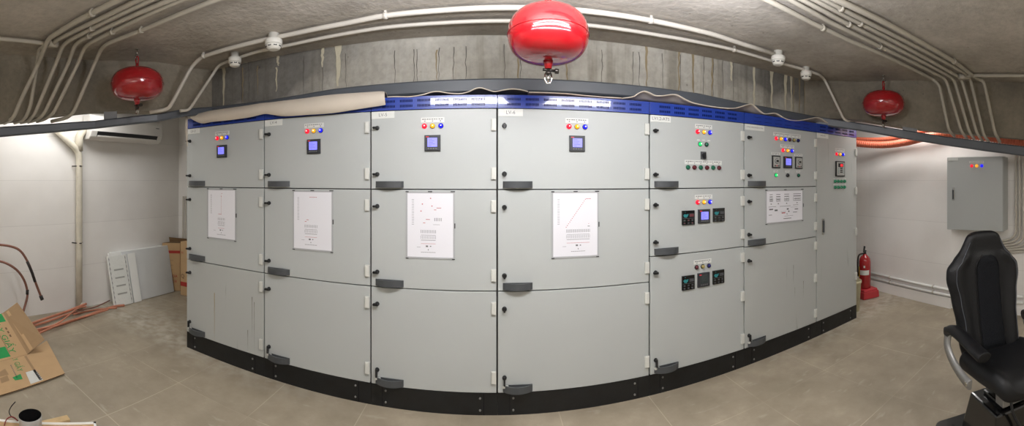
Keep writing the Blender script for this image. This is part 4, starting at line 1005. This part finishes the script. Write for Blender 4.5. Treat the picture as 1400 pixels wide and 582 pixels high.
for k in range(8): mb.box(fx2-.0036, fx2-.003, 1.33+.02*k, 1.343+.02*k, 1.835, 1.841, 1)
mb.build('nameplate', ['plate', 'ink'], dr); MB().box(fx2-.003, fx2, 1.64, 1.77, 1.858, 1.888).build('nameplate', 'plate', dr)
MB().box(fx2-.008, fx2, 1.688, 1.718, 1.385, 1.535, 0).box(fx2-.018, fx2-.008, 1.695, 1.711, 1.40, 1.51, 1).build('handle', ['chrome', 'handle'], dr, bevel=.002)
# vertical conduits right of the box, sweeping left underneath
for k in range(6):
    y = .985-.045*k; X = wx(1)-.03; zb = .93-.028*k
    P = [Vector((X, y, 2.35)), Vector((X, y, zb)), Vector((X, 1.35, zb-.03)), ] if False else round_path([Vector((X, y, 2.35)), Vector((X, y, zb)), Vector((X, 1.22, zb-.05))], .12)
    tag(MB().tube(P, .014, 0, 10).build('conduit', 'conduitw'), ['first', 'second', 'third', 'fourth', 'fifth', 'sixth'][k]+' vertical conduit to the right of the wall box, counted from the box', 'conduit', 'vertical conduits beside the wall box')
# orange corrugated hoses
def hose(pts, r, label):
    P = smooth_path(pts, 8); L = [0]
    for a_, b_ in zip(P, P[1:]): L.append(L[-1]+(b_-a_).length)
    n_ = int(L[-1]/.008); Q = []; rs = []; j = 0
    for i_ in range(n_+1):
        d_ = L[-1]*i_/n_
        while j < len(L)-2 and L[j+1] < d_: j += 1
        f_ = (d_-L[j])/max(L[j+1]-L[j], 1e-6); Q.append(P[j]+(P[j+1]-P[j])*f_); rs.append(r*(1+.10*math.sin(2*math.pi*d_/.032)))
    return tag(MB().tube(Q, r, 0, 14, rs=rs).build('corrugated_hose', 'orange'), label, 'hose', 'orange corrugated hoses by the right wall')
hose([pt(1140, 190, 5.65), pt(1172, 196, 5.45), pt(1205, 198, 5.3), pt(1235, 195, 5.1), pt(1262, 188.5, 4.85), pt(1290, 183.5, 4.70), pt(1320, 184.5, 4.62), pt(1350, 188, 4.62), pt(1380, 192.5, 4.62), pt(1420, 197, 4.62)], .046, 'thick orange corrugated hose hanging lower along the right wall')
hose([pt(1140, 186, 5.80), pt(1172, 190, 5.66), pt(1205, 190.5, 5.46), pt(1232, 187, 5.24), pt(1262, 179, 4.98), pt(1290, 177, 4.86), pt(1320, 179, 4.78)], .030, 'thinner orange hose just above the thick one on the right wall')
# skirting pipes and skirting on the right wall
sk = [(4.845, 3.25), (4.57-.012, 1.83), (4.52, 0.3)]
struct(MB().slab([(WR[1][0]-.0, WR[1][1], 0), (WR[2][0], WR[2][1], 0), (WR[2][0]-.03, WR[2][1], 0), (WR[1][0]-.03, WR[1][1], 0)], (0,0,.135)).build('baseboard_right', 'wall_y', origin=(0,0,0)))
for k, z in enumerate((.235, .165)):
    P = [Vector((WR[1][0]-.022, 3.26, z)), Vector((WR[2][0]-.022, 1.83, z)), Vector((WR[2][0]-.04, .9, z))]
    t = thing('skirting_pipe', ['upper', 'lower'][k]+' of the two white pipes running low along the right wall', 'pipe', P[1], 'white pipes low on the right wall')
    MB().tube(P, .018, 0, 10).build('pipe', 'foam', t)
    for yy in (2.85, 2.1):
        c_ = P[0]+(P[1]-P[0])*((3.26-yy)/(3.26-1.83)); dd_ = (P[1]-P[0]).normalized(); MB().tube([c_-dd_*.01, c_+dd_*.01], .024, 0, 10).build('saddle_clip', 'conduitw', t)

def standing_ext(x, y, z0, label, full=True):
    t = thing('fire_extinguisher', label, 'fire extinguisher', (x, y, z0), 'standing red fire extinguishers')
    MB().lathe([(.078, 0), (.084, .012), (.084, .36), (.078, .40), (.055, .435), (.028, .455), (.022, .47)], (x, y, z0), (0,0,1), 0, 32).build('cylinder', 'red', t)
    MB().lathe([(.02, .465), (.02, .49), (.012, .50)], (x, y, z0), (0,0,1), 0, 14).obox(Vector((x-.02, y-.012, z0+.49)), Vector((.5, .2, .85)).normalized(), (0,1,0), Vector((-.85, 0, .5)).normalized(), .09, .02, .018).obox(Vector((x-.015, y-.012, z0+.485)), Vector((.95, .2, .25)).normalized(), (0,1,0), (0,0,1), .06, .02, .012).build('handle', 'plastic', t)
    if full:
        d_ = Vector((-x, -y, 0)).normalized(); a0 = math.atan2(d_.y, d_.x)
        def patch(t0, t1, z1, z2, m_, nm):
            mb = MB(); n_ = 10; mb.grid([[Vector((x+.0855*math.cos(a0+t0+(t1-t0)*i/n_), y+.0855*math.sin(a0+t0+(t1-t0)*i/n_), z0+zz)) for i in range(n_+1)] for zz in (z1, z2)]); mb.build(nm, m_, t)
        patch(-.9, .75, .19, .255, 'plate', 'label_band'); patch(-.2, .05, .29, .32, 'plate', 'small_label'); patch(-1.6, -.95, .15, .30, 'yellow', 'inspection_tag')
        MB().tube(smooth_path([(x-.01, y+.01, z0+.475), (x-.06, y+.06, z0+.45), (x-.065, y+.075, z0+.33), (x-.062, y+.072, z0+.16)], 6), .011, 0, 10).build('discharge_hose', 'plastic', t)
    return t
be = pt(1183.5, 395, 5.42)
bx, by = be.x, be.y
u_ = Vector((.9, -.35, 0)).normalized()
m_ = MB(); w2 = .15
for (z0, z1, k0, k1) in ((.002, .10, 1, .96), (.10, .13, .9, .82)):
    p_ = lambda k, z: [Vector((bx, by, z))+Vector((math.cos(a), math.sin(a), 0))*w2*1.3*k for a in (math.pi/4-.3, 3*math.pi/4-.3, 5*math.pi/4-.3, 7*math.pi/4-.3)]
    A_ = p_(k0, z0); B_ = p_(k1, z1); m_.add(A_+B_, [(0,1,2,3), (4,5,6,7)]+[(i, (i+1) % 4, 4+(i+1) % 4, 4+i) for i in range(4)], 0)
tag(m_.build('extinguisher_stand', 'redm', bevel=.012), 'square red plastic foot under the standing extinguisher', 'stand')
standing_ext(bx-.02, by, .13, 'red fire extinguisher with white band standing on a red foot by the right wall')
standing_ext(4.235, 3.27, .16, 'red fire extinguisher mostly hidden behind the last cabinet', False)
bpy.data.objects['fire_extinguisher.001'].location.z = .16
tag(MB().lathe([(.09, 0), (.09, .16)], (4.235, 3.27, 0), (0,0,1), 0, 20).build('extinguisher_stand', 'redm'), 'round red foot of the half-hidden extinguisher behind the last cabinet', 'stand')
bx_, by_ = 3.90, 2.90
t = thing('bucket', 'stained cream plastic bucket tucked beside the last cabinet', 'bucket', (bx_, by_, 0))
MB().lathe([(.105, .002), (.125, .34), (.132, .345), (.132, .37), (.125, .375), (.121, .37), (.102, .02)], (bx_, by_, 0), (0,0,1), 0, 32).build('pail', 'bucket', t)
MB().tube([Vector((bx_+.135*math.cos(a), by_+.135*math.sin(a)*.8-.0, .34-.12*math.sin(a-math.pi))) for a in [math.pi+math.pi*i/12 for i in range(13)]], .003, 0, 6).build('bail_handle', 'chrome', t)

# ------------------------------------------------------------------ seat on its pedestal
def loft(sections, n=28):
    """sections: list of functions/lists of n points; closed loops"""
    mb = MB(); b = 0
    for s_ in sections: mb.v += [Vector(p) for p in s_]
    n = len(sections[0])
    for i in range(len(sections)-1):
        for j in range(n): j2 = (j+1) % n; mb.f.append([i*n+j, i*n+j2, (i+1)*n+j2, (i+1)*n+j]); mb.m.append(0); mb.sm.append(True)
    mb.f.append(list(range(n))[::-1]); mb.f.append([(len(sections)-1)*n+j for j in range(n)]); mb.m += [0, 0]; mb.sm += [True, True]
    return mb
chair = thing('gaming_chair', 'black leather high-back seat with silver arm brackets on a black pedestal, right edge', 'chair', (0,0,0))
LZ = 0
def interp(tab, x):
    for (a, va), (b, vb) in zip(tab, tab[1:]):
        if a <= x <= b:
            t_ = (x-a)/(b-a); t_ = t_*t_*(3-2*t_); return va+(vb-va)*t_
    return tab[0][1] if x < tab[0][0] else tab[-1][1]
# local frame: -y is forward, z up; seat at z .5
wtab = [(a_, b_*1.13) for a_, b_ in [(0, .38), (.08, .41), (.20, .42), (.34, .46), (.46, .51), (.52, .50), (.58, .40), (.63, .31), (.68, .26), (.72, .22), (.74, .16)]]
def back_y(h): return .20+.10*h+.05*math.sin(h*3.2)
secs = []; N = 40
for k in range(34):
    h = .745*k/33; w = interp(wtab, h)/2; th_ = .045 if h < .62 else .042; 
    end = min(1, (.75-h)/.035); end = math.sqrt(max(0, 1-(1-end)**2)) if end < 1 else 1
    lo = min(1, (h+.012)/.05); loop = []
    for j in range(N):
        a = 2*math.pi*j/N; c, s_ = math.cos(a), math.sin(a)
        xx = w*math.copysign(abs(c)**.75, c)*(.6+.4*end); yy = th_*math.copysign(abs(s_)**.8, s_)*max(end, .25)
        if s_ < 0:   # front face: bolsters and recessed centre
            u0 = abs(xx)/max(w, .01); bol = math.exp(-((u0-.78)/.16)**2)*.032*(1 if h < .6 else .3); pad = math.exp(-(u0/.38)**4)*.016*(1 if .05 < h < .60 else 0)
            yy -= (bol+pad)*lo*end
        loop.append((xx, back_y(h)+yy, .48+1.07*h))
    secs.append(loop)
def cbuild(mb, name, mats, parent=chair, bevel=0, subd=0):
    o = mb.build(name, mats, parent, bevel=bevel, origin=(0,0,0))
    if subd:
        md = o.modifiers.new('sub', 'SUBSURF'); md.levels = subd; md.render_levels = subd
    return o
back = cbuild(loft(secs), 'backrest', 'leather', subd=1)
# mesh centre insert
def front_y(x, h):
    w = interp(wtab, h)/2; u0 = abs(x)/w; c = min(1, abs(x)/w)**(1/.75); s_ = math.sqrt(max(0, 1-c*c))
    yy = -.045*s_**.8; bol = math.exp(-((u0-.78)/.16)**2)*.032*(1 if h < .6 else .3); pad = math.exp(-(u0/.38)**4)*.016*(1 if .05 < h < .60 else 0)
    return back_y(h)+yy-bol-pad
rows = []
for k in range(25):
    h = .04+.56*k/24; hw = .085 if h < .5 else .085*math.sqrt(max(0.02, 1-((h-.5)/.105)**2)); rows.append([Vector((hw*(-1+2*j/10), front_y(hw*(-1+2*j/10), h)-.005, .48+1.07*h)) for j in range(11)])
cbuild(MB().grid(rows), 'centre_panel', 'mesh', back)
for sx_ in (-1, 1):
    P = []
    for k in range(30):
        h = .02+.66*k/29; w = interp(wtab, h)/2; P.append(Vector((sx_*w*.84, front_y(sx_*w*.84, h)-.002, .48+1.07*h)))
    cbuild(MB().tube(P, .0016, 0, 6), 'stitching', 'stitch', back)
    P = []
    for k in range(26):
        h = .04+.56*k/25; hw = .092 if h < .5 else .092*math.sqrt(max(0.02, 1-((h-.5)/.108)**2)); P.append(Vector((sx_*hw, front_y(sx_*hw, h)-.003, .48+1.07*h)))
    cbuild(MB().tube(P, .0035, 0, 6), 'piping', 'leather', back)
# seat cushion: loft front to back
secs = []
for k in range(22):
    f_ = k/21; y = -.30+.50*f_; e_ = min(1, f_/.10, (1-f_)/.06+.3); e_ = math.sqrt(max(.04, 1-(1-min(1, e_))**2)); w = .26*(.86+.14*math.sin(min(1, f_*2)*math.pi/2)) ; drop = .05*max(0, 1-f_/.3)**2
    loop = []
    for j in range(36):
        a = 2*math.pi*j/36; c, s_ = math.cos(a), math.sin(a); xx = w*math.copysign(abs(c)**.6, c)*(.75+.25*e_); zz = .055*math.copysign(abs(s_)**.75, s_)*e_
        if s_ > 0: u0 = abs(xx)/w; zz += (.035*math.exp(-((u0-.85)/.16)**2)-.012*math.exp(-(u0/.5)**4))*e_
        loop.append((xx, y, .47-drop+.02*(1-f_)+zz))
    secs.append(loop)
seat = cbuild(loft(secs), 'seat', 'leather', subd=1)
P = []
for k in range(20):
    a = math.pi*k/19; P.append(Vector((-.235*math.cos(a), -.13-.155*math.sin(a)**.8, .475-.03*math.sin(a))))
cbuild(MB().tube(P, .0016, 0, 6), 'stitching', 'stitch', seat)
for sx_ in (-1, 1):
    arm = MB(); X = sx_*.300
    pad = cbuild(MB().tube(smooth_path([(X*1.02, .20, .685), (X*1.02, .14, .70), (X, .02, .690), (X*.99, -.14, .665), (X*.98, -.19, .660)], 6), .047, 0, 16, flat=.62, rs=None), 'armrest', 'leather', subd=1)
    cbuild(MB().tube([(X*.98, .23, .66), (X*1.08, .23, .66)], .034, 0, 20), 'pivot_cap', 'plastic', pad)
    br = MB(); pth = smooth_path([(X*1.03, .225, .655), (X*1.07, .215, .58), (X*1.05, .15, .51), (X*1.02, .04, .46), (X*1.0, -.04, .445)], 7)
    for i_ in range(len(pth)):
        a_ = pth[max(i_-1, 0)]; c_ = pth[min(i_+1, len(pth)-1)]; d_ = (c_-a_).normalized(); wv = Vector((1, 0, 0)); hv = d_.cross(wv).normalized()
        for (p_, q_) in ((-.012, -.028), (-.004, -.031), (.012, -.024), (.012, .024), (-.004, .031), (-.012, .028)): br.v.append(pth[i_]+wv*p_*sx_+hv*q_)
    for i_ in range(len(pth)-1):
        for j in range(6): j2 = (j+1) % 6; br.f.append([i_*6+j, i_*6+j2, (i_+1)*6+j2, (i_+1)*6+j]); br.m.append(0); br.sm.append(True)
    br.f += [list(range(6)), [(len(pth)-1)*6+j for j in range(6)]]; br.m += [0, 0]; br.sm += [False]*2
    bro = cbuild(br, 'arm_bracket', 'silver'); bro['label'] = 'curved silver arm bracket'
    cbuild(MB().tube([(X+sx_*.012, -.02, .448), (X+sx_*.019, -.02, .448)], .012, 0, 14), 'screw', 'chrome', bro)
cbuild(MB().box(-.12, .12, -.16, .14, .385, .41), 'seat_plate', 'silver', bevel=.004)['label'] = 'silver metal mounting plate'
cbuild(MB().box(-.075, .075, -.06, .06, .30, .386).box(-.14, .02, -.14, -.06, .31, .386), 'swivel_mount', 'silver', bevel=.006)
pd = MB(); A_ = [(-.24, -.19, .05), (.24, -.19, .05), (.24, .19, .05), (-.24, .19, .05)]; B_ = [(-.19, -.15, .29), (.19, -.15, .29), (.19, .15, .29), (-.19, .15, .29)]
pd.add(A_+B_, [(0,1,2,3), (4,5,6,7)]+[(i, (i+1) % 4, 4+(i+1) % 4, 4+i) for i in range(4)], 0); pd.box(-.13, .13, -.10, .10, .285, .315)
pd = cbuild(pd, 'pedestal', 'gblack', bevel=.012)
cbuild(MB().tube(smooth_path([(-.10, -.16, .38), (-.11, -.20, .30), (-.06, -.22, .18), (-.09, -.24, .06)], 6), .009, 0, 8), 'cable', 'plastic')
pts_ = []
for cx_, cy_, a0 in ((.29, .27, 0), (-.31, .27, 90), (-.31, -.27, 180), (.29, -.27, 270)):
    for k in range(7): a = math.radians(a0+15*k); pts_.append((cx_+.06*math.cos(a)-0, cy_+.06*math.sin(a), .002))
cbuild(MB().slab(pts_, (0,0,.045), 0), 'base_plate', 'gblack', bevel=.008)
CH = Vector((2.36, .56, 0)); chair.location = CH; chair.rotation_euler = (0, 0, -.72)

# ------------------------------------------------------------------ lights
def area(name, loc, size, sy, power, col=(1, 1, 1), rot=(0,0,0)):
    l_ = bpy.data.lights.new(name, 'AREA'); l_.shape = 'RECTANGLE'; l_.size = size; l_.size_y = sy; l_.energy = power; l_.color = col
    o = bpy.data.objects.new(name, l_); o.location = loc; o.rotation_euler = rot; C.objects.link(o); return o
area('light_main', (.3, 1.15, 2.62), 1.8, .16, 34, (.98, .98, 1))
# the lit side of the same fluorescent fitting: forward to the back beam
area('light_main_forward', (.35, 1.15, 2.49), 2.0, .07, 26, (.96, .96, 1), (math.pi/2, 0, 0))
area('light_ceiling_fill', (.3, 1.3, 2.30), 1.8, .10, 78, (.88, .90, 1), (math.pi, 0, 0))  # upward fill below the fitting, added to imitate bright haze on the ceiling
area('light_rear_left', (-1.6, -1.2, 2.62), 1.3, .2, 27, (1, .98, .94))
area('light_rear_right', (2.0, -1.2, 2.62), 1.3, .2, 27, (1, .98, .94))
area('light_rear_fill', (.2, -.9, 1.9), 2.6, .4, 46, (1, .95, .88), (math.pi, 0, 0))  # unseen upward fill added to brighten the ceiling
area('light_left_bay', (-3.75, 1.9, 2.60), .35, 1.4, 20, (1, .98, .95))
area('light_right_bay', (4.22, 2.3, 2.60), .25, 1.2, 19, (1, .98, .95))
w = bpy.data.worlds.new('w'); bpy.context.scene.world = w; w.use_nodes = True
w.node_tree.nodes['Background'].inputs[0].default_value = (.6, .6, .62, 1); w.node_tree.nodes['Background'].inputs[1].default_value = .25

# ------------------------------------------------------------------ camera (the photograph is a phone panorama)
cd = bpy.data.cameras.new('camera'); cam = bpy.data.objects.new('camera', cd); C.objects.link(cam)
cam.location = (0, 0, CAMZ); cam.rotation_euler = (math.pi/2, 0, 0)
cd.type = 'PANO'; cd.panorama_type = 'CENTRAL_CYLINDRICAL'
cd.central_cylindrical_range_u_min = th(0); cd.central_cylindrical_range_u_max = th(1400)
cd.central_cylindrical_range_v_min = -(582-Y0)/F; cd.central_cylindrical_range_v_max = Y0/F
cd.central_cylindrical_radius = 1.0
cd.clip_start = .01
sc = bpy.context.scene; sc.camera = cam
sc.view_settings.view_transform = 'Standard'; sc.view_settings.look = 'None'; sc.view_settings.exposure = 0
sc.cycles.use_denoising = True
sc.cycles.max_bounces = 8
